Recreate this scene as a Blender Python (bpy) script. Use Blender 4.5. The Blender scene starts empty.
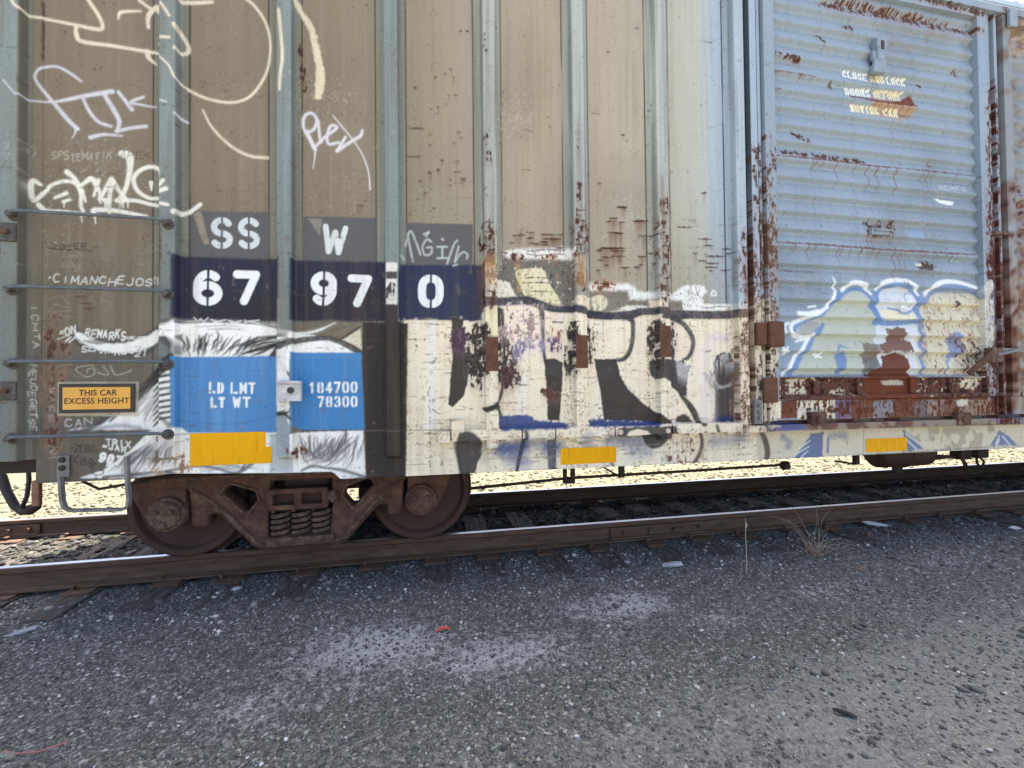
import bpy, bmesh, math, random
import numpy as np
from mathutils import Vector, Matrix

SC = bpy.context.scene
COL = SC.collection
rng = np.random.RandomState(7)
random.seed(7)

# ------------------------------------------------------------------ camera
CAM_Y, CAM_Z, YAW, PITCH, ROLL, FPX = -4.733, 1.259, 0.202, 0.016, -0.011, 443.409
_f = np.array([math.sin(YAW)*math.cos(PITCH), math.cos(YAW)*math.cos(PITCH), math.sin(PITCH)])
_r0 = np.array([math.cos(YAW), -math.sin(YAW), 0.0])
_u0 = np.cross(_r0, _f)
_r = _r0*math.cos(ROLL) + _u0*math.sin(ROLL)
_u = -_r0*math.sin(ROLL) + _u0*math.cos(ROLL)
cam = bpy.data.cameras.new("camera")
cam.sensor_fit = 'HORIZONTAL'
cam.sensor_width = 36.0
cam.lens = FPX/1024*36.0
cam.clip_start = 0.05
cam.clip_end = 3000
cam_o = bpy.data.objects.new("camera", cam)
COL.objects.link(cam_o)
M = Matrix.Identity(4)
for i in range(3):
    M[i][0], M[i][1], M[i][2] = _r[i], _u[i], -_f[i]
M[1][3], M[2][3] = CAM_Y, CAM_Z
cam_o.matrix_world = M
SC.camera = cam_o

# ------------------------------------------------------------------ light
SUN_DIR = Vector((0.19, 0.362, 1.0)).normalized()
w = bpy.data.worlds.new("World")
SC.world = w
w.use_nodes = True
nt = w.node_tree
bg = nt.nodes['Background']
sky = nt.nodes.new('ShaderNodeTexSky')
sky.sky_type = 'NISHITA'
sky.sun_disc = False
sky.sun_elevation = math.asin(SUN_DIR.z)
sky.sun_rotation = math.atan2(SUN_DIR.x, SUN_DIR.y)
sky.air_density = 0.6
sky.dust_density = 4.0
sky.ozone_density = 0.3
nt.links.new(sky.outputs[0], bg.inputs[0])
bg.inputs[1].default_value = 0.15
sun = bpy.data.lights.new("sun", 'SUN')
sun.energy = 5.0
sun.angle = math.radians(0.53)
sun.color = (1.0, 0.92, 0.79)
sun_o = bpy.data.objects.new("sun", sun)
COL.objects.link(sun_o)
sun_o.rotation_euler = (-SUN_DIR).to_track_quat('-Z', 'Y').to_euler()
sun_o.location = SUN_DIR*40
SC.view_settings.view_transform = 'Standard'
SC.view_settings.look = 'None'
SC.view_settings.gamma = 1.0
SC.view_settings.use_curve_mapping = False
SC.view_settings.exposure = 2.1
SC.cycles.max_bounces = 6
SC.cycles.diffuse_bounces = 4

# ------------------------------------------------------------------ measuring helpers
def unproj(x, y, Y):
    """where the sight line through a point of the photograph meets the plane y = Y"""
    x = np.asarray(x, float); y = np.asarray(y, float)
    d = _f[:, None]*FPX + _r[:, None]*(x.ravel()-512) - _u[:, None]*(y.ravel()-384)
    t = (Y-CAM_Y)/d[1]
    return np.stack([d[0]*t, CAM_Z+d[2]*t], -1)
def U(x, y, Y):
    a = unproj([x], [y], np.array([Y]))[0]
    return float(a[0]), float(a[1])
def H(pts):
    p = np.asarray(pts, float)
    Y = np.where((p[:, 0] > 757) & (p[:, 1] < 421), -1.50, -1.455)
    return unproj(p[:, 0], p[:, 1], Y)
def fr(ox, oy, s):
    return lambda *pts: [(ox+a/s, oy+b/s) for a, b in pts]
Z = 1024/280
fA, fB, fC = fr(0, 0, Z), fr(0, 190, Z), fr(0, 360, Z)
fD, fE, fF = fr(240, 0, Z), fr(240, 190, Z), fr(240, 370, Z)
fG, fHH, fI = fr(480, 0, Z), fr(480, 190, Z), fr(480, 380, Z)
fJ, fK, fL = fr(744, 0, Z), fr(744, 190, Z), fr(744, 370, Z)
fM, fN, fO = fr(400, 300, 5.483), fr(580, 300, 5.389), fr(120, 300, Z)
t1, t2, t3, t4, t5 = fr(20, 140, 5.389), fr(40, 235, 5.3), fr(0, 280, 3.84), fr(40, 410, 6.827), fr(160, 310, 4.518)
t6, t7, t8 = fr(470, 220, 6.979), fr(590, 220, 5.689), fr(764, 360, 4.339)
u1, u2, u6, u7 = fr(770, 265, 4.452), fr(0, 0, 5.389), fr(820, 30, 7.68), fr(430, 420, 7.877)
fP = fr(730, 330, 6.98)

# ------------------------------------------------------------------ the paint of the car side, worked out in metres on the wall
RES = 0.004
PX0, PX1, PZ0, PZ1 = -2.75, 8.30, 0.55, 5.20
NW, NH = int((PX1-PX0)/RES), int((PZ1-PZ0)/RES)
gx = (PX0+(np.arange(NW)+.5)*RES).astype(np.float32)
gz = (PZ0+(np.arange(NH)+.5)*RES).astype(np.float32)
CV = np.zeros((NH, NW, 4), np.float32)
ALB = np.array([.90, .93, .865])
def lin(c):
    c = np.asarray(c, float)/255.0
    return (np.where(c <= .04045, c/12.92, ((c+.055)/1.055)**2.4)*ALB).astype(np.float32)
def noise(sx, sz, seed, octv=1, xs=None, zs=None):
    xs = gx if xs is None else xs; zs = gz if zs is None else zs
    out = 0; amp = 1.0; tot = 0
    for o in range(octv):
        u = (xs-PX0+50)/sx*(2**o); v = (zs-PZ0+50)/sz*(2**o)
        r = np.random.RandomState(seed*31+o)
        n = 512
        L = r.rand(n, n).astype(np.float32)
        iu = np.floor(u).astype(int); fu = (u-iu).astype(np.float32); fu = fu*fu*(3-2*fu)
        iv = np.floor(v).astype(int); fv = (v-iv).astype(np.float32); fv = fv*fv*(3-2*fv)
        a = L[iv % n]; b = L[(iv+1) % n]
        row = a*(1-fv[:, None])+b*fv[:, None]
        out = out+amp*(row[:, iu % n]*(1-fu)+row[:, (iu+1) % n]*fu)
        tot += amp; amp *= .5
    return out/tot
def rank(a, sd=1.0):
    """spread a noise field evenly over 0..1"""
    t = np.clip(a/sd, -4, 4)
    return (1/(1+np.exp(-1.702*t))).astype(np.float32)
NF = noise(.022, .022, 1, 2)          # fine
NM = noise(.09, .09, 2, 3)            # medium
NB = noise(.5, .6, 3, 2)              # broad
NS = noise(.03, .9, 4, 2)             # streaks running down
NK = noise(.011, .011, 5, 2)
NV = noise(.016, .05, 8, 3)           # flaking, drawn out downwards             # speck
NHZ = noise(.16, .012, 6, 2)          # cracks lying level
def ss(e0, e1, x):
    t = np.clip((x-e0)/(e1-e0), 0, 1)
    return t*t*(3-2*t)
def sl_of(xa, xb, za, zb):
    i0 = max(0, int((xa-PX0)/RES)-1); i1 = min(NW, int((xb-PX0)/RES)+2)
    j0 = max(0, int((za-PZ0)/RES)-1); j1 = min(NH, int((zb-PZ0)/RES)+2)
    return (slice(j0, j1), slice(i0, i1)) if (i1 > i0 and j1 > j0) else None
def put(sl, m, col, rust=None):
    if sl is None: return
    c = CV[sl]
    c[..., :3] += (lin(col)-c[..., :3])*m[..., None]
    if rust is not None: c[..., 3] += (rust-c[..., 3])*m
def spline(P, n=8):
    P = np.asarray(P, float)
    if len(P) < 3: return np.stack([P[0]+(P[-1]-P[0])*t for t in np.linspace(0, 1, 6)])
    Q = np.vstack([2*P[0]-P[1], P, 2*P[-1]-P[-2]])
    out = []
    for i in range(1, len(Q)-2):
        for t in np.linspace(0, 1, n, endpoint=False):
            a, b, c, d = Q[i-1], Q[i], Q[i+1], Q[i+2]
            out.append(.5*((2*b)+(c-a)*t+(2*a-5*b+4*c-d)*t*t+(3*b-a-3*c+d)*t**3))
    out.append(Q[-2]); return np.array(out)
def mpp(p):
    a = H([p, (p[0]+1, p[1]), (p[0], p[1]+1)])
    return .5*(abs(a[1, 0]-a[0, 0])+abs(a[2, 1]-a[0, 1]))
def segdist(P, wid, pad):
    lo = P.min(0)-pad; hi = P.max(0)+pad
    sl = sl_of(lo[0], hi[0], lo[1], hi[1])
    if sl is None: return None, None
    D = np.full((sl[0].stop-sl[0].start, sl[1].stop-sl[1].start), 9.0, np.float32)
    for i in range(len(P)-1):
        a, b = P[i], P[i+1]
        l2 = np.minimum(a, b)-pad; h2 = np.maximum(a, b)+pad
        s = sl_of(l2[0], h2[0], l2[1], h2[1])
        if s is None: continue
        x = gx[s[1]][None, :]-a[0]; z = gz[s[0]][:, None]-a[1]
        d = b-a; L2 = max(d@d, 1e-12)
        t = np.clip((x*d[0]+z*d[1])/L2, 0, 1)
        dist = np.sqrt((x-t*d[0])**2+(z-t*d[1])**2)-(wid[i]+(wid[i+1]-wid[i])*t)
        v = D[s[0].start-sl[0].start:s[0].stop-sl[0].start, s[1].start-sl[1].start:s[1].stop-sl[1].start]
        np.minimum(v, dist, out=v)
    return sl, D
def stroke(pts, wpx, col, op=1.0, soft=.6, curve=True, rough=0.0, rust=0.0):
    P = np.asarray(pts, float)
    k = mpp(P[len(P)//2])
    W = np.asarray(wpx if np.ndim(wpx) else [wpx]*len(P), float)*k/2
    if len(W) != len(P): W = np.interp(np.linspace(0, 1, len(P)), np.linspace(0, 1, len(W)), W)
    Q = H(P)
    if curve:
        n = 8
        t = np.linspace(0, len(P)-1, (len(P)-1)*n+1) if len(P) > 2 else np.linspace(0, 1, 6)
        Q = spline(Q, n); W = np.interp(t, np.arange(len(P)), W)
    s = max(soft*k, RES*.6)
    sl, D = segdist(Q, W, W.max()+s*5+rough*k)
    if sl is None: return
    if rough: D = D+(NF[sl]-.5)*2*rough*k
    if soft < 1 and W.max() > 1.1*k: put(sl, (1-ss(-s, s*4, D))*op*.16, col)      # overspray
    tex = .84+.16*ss(.3, .55, NK[sl]*.5+NM[sl]*.5)
    put(sl, (1-ss(-s, s, D))*op*tex, col, rust)
def polymask(pts, soft=.7, rough=0.0, curve=False, big=0.0):
    P = np.asarray(pts, float); k = mpp(P.mean(0))
    Q = H(P)
    if curve: Q = spline(np.vstack([Q, Q[:1]]), 6)
    else: Q = np.vstack([Q, Q[:1]])
    s = max(soft*k, RES*.6)
    pad = s*2+(rough+big)*k
    sl, D = segdist(Q, np.zeros(len(Q)), pad+.06 if len(Q) < 400 else pad)
    if sl is None: return None, None
    x = gx[sl[1]][None, :]; z = gz[sl[0]][:, None]
    ins = np.zeros(D.shape, bool)
    for i in range(len(Q)-1):
        a, b = Q[i], Q[i+1]
        if a[1] == b[1]: continue
        c = ((a[1] > z) != (b[1] > z)) & (x < (b[0]-a[0])*(z-a[1])/(b[1]-a[1])+a[0])
        ins ^= c
    D = np.where(ins, -np.minimum(D, .06+pad), D)
    if rough: D = D+(NF[sl]-.5)*2*rough*k
    if big: D = D+(NM[sl]-.5)*2*big*k
    return sl, 1-ss(-s, s, D)
def poly(pts, col, op=1.0, soft=.7, rough=0.0, curve=False, rust=0.0, tex=None, big=0.0):
    sl, m = polymask(pts, soft, rough, curve, big)
    if sl is None: return
    if tex is not None: m = m*tex(sl)
    put(sl, m*op, col, rust)
def rect(x0, y0, x1, y1): return [(x0, y0), (x1, y0), (x1, y1), (x0, y1)]
def flakes(pts, col, dens=.5, rust=.8, soft=8, seed=0, nz=None):
    n = NF if nz is None else nz
    sl, m = polymask(pts, soft, 0, True)
    if sl is None: return
    a_ = np.roll(n, (seed*37, seed*53), (0, 1))[sl]; b_ = np.roll(NM, (seed*11, seed*17), (0, 1))[sl]
    c_ = np.roll(NK, (seed*23, seed*41), (0, 1))[sl]
    nn = rank((a_-n.mean())/n.std()*.55+(b_-NM.mean())/NM.std()*.45+(c_-NK.mean())/NK.std()*.5, .87)
    th = 1-dens*m
    v_ = np.roll(NV, (seed*19, seed*13), (0, 1))[sl]
    nn = rank((nn-.5)/.29*.5+(v_-NV.mean())/NV.std()*.75, .92)
    halo = ss(th-.42, th, nn)*(m > .02)
    d = max(1, int(.018/RES)); dn = halo.copy()
    for q in range(1, 5):
        if q*d < dn.shape[0]: dn[:-q*d] = np.maximum(dn[:-q*d], halo[q*d:]*(1-q*.2))
    put(sl, dn*.30, tuple(min(255, v*1.25+22) for v in col), rust*.5)
    put(sl, ss(th-.12, th-.02, nn)*(m > .02)*.3, tuple(min(255, v*1.35+20) for v in col), rust*.6)
    put(sl, ss(th-.03, th+.05, nn)*(m > .02)*(.72+.28*ss(.3, .6, c_)), col, rust)
    put(sl, ss(th+.06, th+.12, nn)*(m > .02)*.5, tuple(v*.62 for v in col), rust)
# ---- stencil / marker lettering: strokes on a unit cell
def arc(cx, cy, rx, ry, a0, a1, n=14):
    return [(cx+rx*math.cos(math.radians(a0+(a1-a0)*i/n)), cy+ry*math.sin(math.radians(a0+(a1-a0)*i/n))) for i in range(n+1)]
def sup(n=28):
    o = []
    for i in range(n+1):
        a = 2*math.pi*i/n; c, s = math.cos(a), math.sin(a)
        o.append((.5+.5*math.copysign(abs(c)**.75, c), .5+.5*math.copysign(abs(s)**.75, s)))
    return o
GL = {
 '0': [sup()], 'O': [sup()], '1': [[(.2, .78), (.55, 1), (.55, 0)]],
 '2': [arc(.5, .72, .48, .28, 160, -30)+[(0, 0), (1, 0)]],
 '3': [arc(.45, .74, .45, .26, 150, -90)+arc(.45, .25, .52, .25, 90, -150)],
 '4': [[(.75, 0), (.75, 1), (0, .3), (1, .3)]],
 '5': [[(.95, 1), (.1, 1), (.05, .55)]+arc(.45, .3, .5, .3, 110, -150)],
 '6': [arc(.5, .3, .5, .3, 0, 360, 22), [(0, .3)]+arc(.52, .55, .52, .45, 180, 50)],
 '7': [[(0, 1), (1, 1), (.38, 0)]],
 '8': [arc(.5, .75, .44, .25, 0, 360, 20), arc(.5, .25, .5, .25, 0, 360, 20)],
 '9': [arc(.5, .7, .5, .3, 0, 360, 22), [(1, .7)]+arc(.48, .45, .52, .45, 0, -130)],
 'A': [[(0, 0), (.5, 1), (1, 0)], [(.2, .35), (.8, .35)]],
 'B': [[(0, 0), (0, 1)]+arc(.5, .76, .42, .24, 90, -90)+[(0, .52)], [(.5, .52)]+arc(.5, .26, .5, .26, 90, -90)+[(0, 0)]],
 'C': [arc(.5, .5, .5, .5, 45, 315, 20)],
 'D': [[(0, 0), (0, 1), (.4, 1)]+arc(.4, .5, .6, .5, 90, -90)+[(0, 0)]],
 'E': [[(1, 1), (0, 1), (0, 0), (1, 0)], [(0, .52), (.8, .52)]],
 'F': [[(1, 1), (0, 1), (0, 0)], [(0, .52), (.8, .52)]],
 'G': [arc(.5, .5, .5, .5, 45, 330, 20)+[(1, .45), (.55, .45)]],
 'H': [[(0, 0), (0, 1)], [(1, 0), (1, 1)], [(0, .5), (1, .5)]],
 'I': [[(.5, 0), (.5, 1)]], 'J': [[(.8, 1), (.8, .3)]+arc(.42, .28, .38, .28, 0, -170)],
 'K': [[(0, 0), (0, 1)], [(1, 1), (0, .42)], [(.35, .6), (1, 0)]],
 'L': [[(0, 1), (0, 0), (1, 0)]], 'M': [[(0, 0), (0, 1), (.5, .3), (1, 1), (1, 0)]],
 'N': [[(0, 0), (0, 1), (1, 0), (1, 1)]], 'P': [[(0, 0), (0, 1)]+arc(.5, .74, .48, .26, 90, -90)+[(0, .48)]],
 'Q': [sup(), [(.6, .3), (1, -.05)]],
 'R': [[(0, 0), (0, 1)]+arc(.5, .75, .46, .25, 90, -90)+[(0, .5)], [(.45, .5), (1, 0)]],
 'S': [arc(.5, .74, .48, .26, 30, 270)+arc(.5, .24, .5, .24, 90, -150)],
 'T': [[(0, 1), (1, 1)], [(.5, 1), (.5, 0)]], 'U': [[(0, 1), (0, .35)]+arc(.5, .35, .5, .35, 180, 360)+[(1, 1)]],
 'V': [[(0, 1), (.5, 0), (1, 1)]], 'W': [[(0, 1), (.25, 0), (.5, .8), (.75, 0), (1, 1)]],
 'X': [[(0, 0), (1, 1)], [(0, 1), (1, 0)]], 'Y': [[(0, 1), (.5, .5), (1, 1)], [(.5, .5), (.5, 0)]],
 'Z': [[(0, 1), (1, 1), (0, 0), (1, 0)]], '-': [[(.1, .5), (.9, .5)]], '=': [[(.1, .62), (.9, .62)], [(.1, .35), (.9, .35)]],
 '/': [[(0, 0), (1, 1)]], '"': [[(.3, 1), (.3, .7)], [(.7, 1), (.7, .7)]], '!': [[(.5, 1), (.5, .4)], [(.5, .1), (.5, 0)]], '.': [[(.5, .02), (.5, .06)]],
}
CENTRE_CUT = set('0O689S3CGQ')
SIDE_CUT = set('DLREKPBF')
def text(s, p0, p1, h, t, col, op=1.0, stencil=True, gap=.28, slant=0.0, jit=0.0, wear=0.0, seed=1, cut=.11, soft=.45):
    """stencilled or hand-written word from p0 to p1 (photo points on its base line), letters h tall, strokes t wide"""
    r = random.Random(seed*7919+len(s))
    p0 = np.array(p0, float); p1 = np.array(p1, float)
    n = len(s); L = np.linalg.norm(p1-p0); ex = (p1-p0)/L
    ey = np.array([ex[1], -ex[0]])
    if ey[1] > 0 and abs(ex[0]) > .3: ey = -ey
    wd = L/(n+(n-1)*gap)
    for i, ch in enumerate(s):
        if ch not in GL: continue
        o = p0+ex*wd*i*(1+gap)+ey*r.uniform(-jit, jit)*h
        hh = h*(1+r.uniform(-jit, jit)); ww = wd*(1+r.uniform(-jit, jit)*.6)
        sk = slant+r.uniform(-jit, jit)*.5
        exx = ex; eyy = ey+ex*sk
        q = H([o, o+exx*10, o+eyy*10])
        A = np.stack([(q[1]-q[0])/10, (q[2]-q[0])/10], 1)
        Ai = np.linalg.inv(A)
        c = H([o-exx*t-eyy*t, o+exx*(ww+t)-eyy*t, o+exx*(ww+t)+eyy*(hh+t), o-exx*t+eyy*(hh+t)])
        sl = sl_of(c[:, 0].min(), c[:, 0].max(), c[:, 1].min(), c[:, 1].max())
        if sl is None: continue
        x = gx[sl[1]][None, :]-q[0][0]; z = gz[sl[0]][:, None]-q[0][1]
        u = Ai[0, 0]*x+Ai[0, 1]*z; v = Ai[1, 0]*x+Ai[1, 1]*z
        D = np.full(u.shape, 99.0, np.float32)
        for ln in GL[ch]:
            P = [(t/2+a*(ww-t), t/2+b*(hh-t)) for a, b in ln]
            if jit: P = [(a+r.uniform(-jit, jit)*ww*.4, b+r.uniform(-jit, jit)*hh*.3) for a, b in P]
            for a, b in zip(P[:-1], P[1:]):
                d = (b[0]-a[0], b[1]-a[1]); L2 = d[0]**2+d[1]**2+1e-9
                tt = np.clip(((u-a[0])*d[0]+(v-a[1])*d[1])/L2, 0, 1)
                np.minimum(D, np.hypot(u-a[0]-tt*d[0], v-a[1]-tt*d[1])-t/2, out=D)
        m = 1-ss(-soft, soft, D)
        if stencil:
            m *= ss(-soft, soft, u)*ss(-soft, soft, ww-u)*ss(-soft, soft, v)*ss(-soft, soft, hh-v)
            cx = ww*.5 if ch in CENTRE_CUT else (t*1.05 if ch in SIDE_CUT else None)
            if cx is not None:
                m *= ss(cut*h*.25, cut*h*.25+soft, np.abs(u-cx))
        if wear: m *= ss(wear-.12, wear+.12, NF[sl]*.6+NM[sl]*.4+.12)
        put(sl, m*op, col, 0)
def scrawl(s, p0, p1, h, t, col, op=.9, seed=1, jit=.16, slant=.15, gap=.22):
    text(s, p0, p1, h, t, col, op, False, gap, slant, jit, 0, seed)
def hair(A, B, n, w, col, op=.9, seed=0, jit=.06):
    """n strokes fanned between two guide lines"""
    r = random.Random(seed)
    A = np.asarray(A, float); B = np.asarray(B, float)
    ta = np.linspace(0, 1, 5)
    A = np.stack([np.interp(ta*(len(A)-1), np.arange(len(A)), A[:, k]) for k in (0, 1)], 1)
    B = np.stack([np.interp(ta*(len(B)-1), np.arange(len(B)), B[:, k]) for k in (0, 1)], 1)
    for i in range(n):
        f = (i+r.uniform(.1, .9))/n
        P = A*(1-f)+B*f
        a = r.uniform(0, .3); b = r.uniform(.65, 1)
        t = np.linspace(a, b, 5)*4
        P = np.stack([np.interp(t, np.arange(5), P[:, k]) for k in (0, 1)], 1)
        P += np.array([[r.uniform(-1, 1), r.uniform(-1, 1)] for _ in range(5)])*jit*10
        ww = w*r.uniform(.5, 1.5)
        stroke(P, [ww*.4, ww, ww, ww*.8, ww*.2], col, op*r.uniform(.6, 1), .6)
def rustmark(x, y, wd, h, op=.8, seed=0):
    """a level crack with the rust that has run down from it"""
    r = random.Random(seed)
    k = mpp((x, y)); q = H([(x, y)])[0]
    xa, xb = q[0]-wd*k/2, q[0]+wd*k/2
    sl = sl_of(xa, xb, q[1]-h*k, q[1]+2*k)
    if sl is not None:
        xx = gx[sl[1]][None, :]; zz = gz[sl[0]][:, None]
        dn = (q[1]-zz)/(h*k)
        m = ss(xa, xa+k*1.2, xx)*(1-ss(xb-k*1.2, xb, xx))*np.clip(1-dn, 0, 1)**.8*(dn > 0)
        m = m*ss(.25, .75, np.roll(NS, seed*29, 1)[sl])
        put(sl, m*op*.62, (108, 66, 44), .7)
    stroke([(x-wd/2, y+r.uniform(-.4, .4)), (x, y+r.uniform(-.3, .3)), (x+wd/2, y+r.uniform(-.4, .4))], [1.0, 1.7, .8], (66, 40, 34), op, .5, rough=.6, rust=.9)
def drip(x, y, h, w=1.3, op=.7, seed=0, col=(112, 64, 42)):
    r = random.Random(seed)
    pts = [(x, y)]
    for i in range(1, 5): pts.append((x+r.uniform(-.8, .8), y+h*i/4))
    stroke(pts, [w, w, w*.8, w*.6, w*.3], col, op, .7, rust=.7)
# ================================================================== paint: base coats
RIBS = [-1.592, -.897, -.194, .510, 1.206, 1.911, 2.632]
FL, FRR = .112, .100                       # flange reach left and right of a post's centre
def ramp(xs, stops):
    X = [s[0] for s in stops]
    return np.stack([np.interp(xs, X, [float(lin(s[1])[k]) for s in stops]) for k in range(3)], -1)
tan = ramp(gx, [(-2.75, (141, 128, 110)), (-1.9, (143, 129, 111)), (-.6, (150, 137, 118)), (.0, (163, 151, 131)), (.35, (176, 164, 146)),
                (.9, (186, 171, 152)), (1.55, (191, 179, 164)), (2.0, (196, 192, 178)), (2.3, (198, 199, 192)), (2.42, (186, 199, 212)), (2.52, (180, 197, 217)), (2.9, (172, 192, 216))])  # lighter to the right: paint fade mixed with sky glare put into the colour
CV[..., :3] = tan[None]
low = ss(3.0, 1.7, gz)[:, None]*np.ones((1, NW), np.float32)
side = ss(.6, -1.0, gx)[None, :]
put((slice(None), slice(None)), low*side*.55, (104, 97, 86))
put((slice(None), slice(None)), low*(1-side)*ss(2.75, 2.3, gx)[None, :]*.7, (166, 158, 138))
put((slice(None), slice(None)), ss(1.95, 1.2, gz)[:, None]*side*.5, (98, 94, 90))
# posts keep more of the blue-green coat than the sheets
capc = ramp(gx, [(-2.75, (150, 162, 161)), (-1.5, (146, 156, 156)), (-.6, (148, 164, 168)), (0, (146, 158, 158)), (.6, (192, 196, 188)), (1.3, (190, 198, 198)), (2, (200, 204, 200)), (2.7, (184, 200, 218))])
flc = ramp(gx, [(-2.75, (140, 142, 130)), (-.6, (148, 146, 132)), (0, (150, 158, 150)), (.6, (174, 178, 166)), (1.3, (178, 184, 178)), (2, (190, 194, 186)), (2.7, (170, 190, 214))])
for rx in RIBS+[-2.46]:
    a = 1-ss(.060, .064, np.abs(gx-rx)); b = 1-ss(.104, .110, np.abs(gx-rx))
    for m, c in ((b*.75, flc), (a, capc)):
        CV[..., :3] += (c[None]-CV[..., :3])*m[None, :, None]
    put((slice(None), slice(None)), (a[None]*low*side*.6), (108, 112, 106))
    put((slice(None), slice(None)), (b[None]*ss(.45, .75, NS)*.35), (96, 88, 78))
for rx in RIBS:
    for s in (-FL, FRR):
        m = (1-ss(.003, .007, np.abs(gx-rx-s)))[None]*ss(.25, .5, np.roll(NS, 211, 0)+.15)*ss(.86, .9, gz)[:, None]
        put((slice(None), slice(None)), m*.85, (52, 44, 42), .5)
for rx in RIBS+[-2.44]:  # shade of the cap sides painted as broken dark lines
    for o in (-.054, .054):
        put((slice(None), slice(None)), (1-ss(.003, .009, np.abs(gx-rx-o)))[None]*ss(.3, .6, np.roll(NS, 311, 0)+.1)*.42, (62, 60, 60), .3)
# the door and what lies past it
dm = ss(2.835, 2.845, gx)[None]*np.ones((NH, 1), np.float32)
put((slice(None), slice(None)), dm, (170, 187, 202))
put((slice(None), slice(None)), dm*ss(.35, .8, NB)*.5, (150, 172, 190))
d2 = ss(5.52, 5.53, gx)[None]*np.ones((NH, 1), np.float32)
put((slice(None), slice(None)), d2, (172, 180, 184))
put((slice(None), slice(None)), d2*ss(2.7, 2.0, gz)[:, None]*.7, (204, 192, 168))
put((slice(None), slice(None)), d2*ss(.55, .8, NM+.18*ss(3.0, 2.0, gz)[:, None])*.7, (140, 96, 66), .8)
# sun-bleached streaks, grime and specks over everything
put((slice(None), slice(None)), ss(.5, .9, NS)*.10*(1-dm*.5), (206, 198, 182))
put((slice(None), slice(None)), ss(.5, .1, NS)*.11, (104, 92, 80))
put((slice(None), slice(None)), ss(.52, .8, NB)*.15, (120, 110, 98))
put((slice(None), slice(None)), ss(.76, .8, NF*.7+NM*.3)*.35, (88, 72, 60), .6)

sl = (slice(None), slice(None))
put(sl, ss(.735, .76, NK*.62+np.roll(NM, 300, 1)*.38)*.55*(1-d2), (80, 66, 58), .6)
put(sl, ss(.73, .75, np.roll(NK, 50, 1)*.5+NB*.5)*.35, (214, 208, 196))
put(sl, ss(.5, .8, np.roll(NB, 61, 0))*.14*(1-dm), (128, 116, 100))
CV[..., :3] *= .84-dm[..., None]*np.array([.12, .125, .085], np.float32)
CV[..., :3] *= 1-.16*d2[..., None]
# ================================================================== paint: reporting marks and the pieces over them
GREY, NAVY, CHAR, WHITE, CREAM, BLUE = (96, 95, 98), (46, 48, 66), (52, 47, 46), (244, 243, 240), (240, 227, 204), (70, 132, 192)
RUST, BROWN = (116, 66, 42), (84, 48, 38)
# rust stains by the ladder, left
for x, y, h in ((7, 222, 60), (7, 390, 40), (164, 225, 62), (164, 300, 20)):
    stroke([(x, y), (x+.5, y+h/2), (x, y+h)], [5, 4, 3], (98, 62, 46), .85, 1.2, rough=1.5, rust=.8)
flakes(fB((165, 470), (230, 470), (250, 600), (200, 700), (165, 700)), (104, 76, 62), .3, .7, 6, 3)
flakes(rect(44, 368, 62, 440), (112, 82, 66), .35, .7, 4, 5)
poly(rect(41.2, 0, 44.2, 60), (74, 50, 52), .7, 1, 1.2, rust=.6)
for i, (x, y, wd) in enumerate(((80, 296, 9), (84, 303, 12), (88, 308, 10))): rustmark(x, y, wd, 5, .8, i)
for i in range(7): drip(92+i*3.2, 262+(i % 3)*3, 12, 1.1, .6, i, (92, 66, 50))
# grey and dark blocks behind the reporting marks
for x0, y0, x1, y1 in ((190, 210.5, 270, 258), (303, 216, 376.5, 262), (406, 222.5, 473, 266)):
    poly([(x0, y0), (x1, y0+1.5), (x1, y1), (x0, y1)], GREY, .96, .7, .5)
poly([(176, 256), (281, 259), (281, 321), (176, 321)], NAVY, .97, 2.0, .6)
poly([(292, 260), (386, 262), (386, 321.5), (292, 321)], NAVY, .97, 1.8, .6)
poly([(400, 265), (484, 265), (483, 321), (400, 320)], (44, 52, 80), .97, 1.2, .6)
poly([(398.5, 272), (406, 272), (406, 320), (398.5, 320)], (48, 54, 80), .9, 1)
poly(rect(300, 287, 386, 321), CHAR, .5, 6)
poly(rect(195, 297, 276, 321), CHAR, .5, 6)
# tan parallelograms where tape was pulled off
poly(fB((703, 85), (733, 78), (765, 195), (745, 200)), (150, 140, 124), .9, .6, .8)
poly(fE((248, 102), (300, 105), (290, 165)), (150, 144, 134), .7, .8, 1)
text('SS', fB((768, 214))[0], fB((950, 216))[0], 32, 6.2, (214, 220, 226), .95, gap=.2, wear=.2)
text('W', fE((294, 232))[0], fE((388, 240))[0], 30.5, 5.6, (222, 226, 230), .95, wear=.2)
text('6', fB((703, 421))[0], fB((812, 424))[0], 36, 8.2, (240, 242, 246), .98)
text('7', fB((850, 420))[0], fB((950, 421))[0], 35, 8.2, (240, 242, 246), .98)
text('9', fE((255, 421))[0], fE((352, 424))[0], 34.5, 8.0, (240, 242, 246), .98)
text('7', fE((390, 427))[0], fE((480, 430))[0], 33, 8.0, (240, 242, 246), .98)
text('0', fE((650, 430))[0], fE((745, 431))[0], 33.5, 8.0, (238, 242, 246), .98)
poly(rect(386, 305, 398.5, 455), (58, 50, 47), .95, 1, .5)
poly(rect(386.5, 265, 397.5, 306), (226, 222, 214), .95, 1, .8)
poly(rect(386.5, 274, 397.5, 281), (60, 58, 58), .95, .8, .6)
flakes(rect(387, 286, 395, 300), (84, 78, 76), .5, .3, 2, 3)
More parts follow.
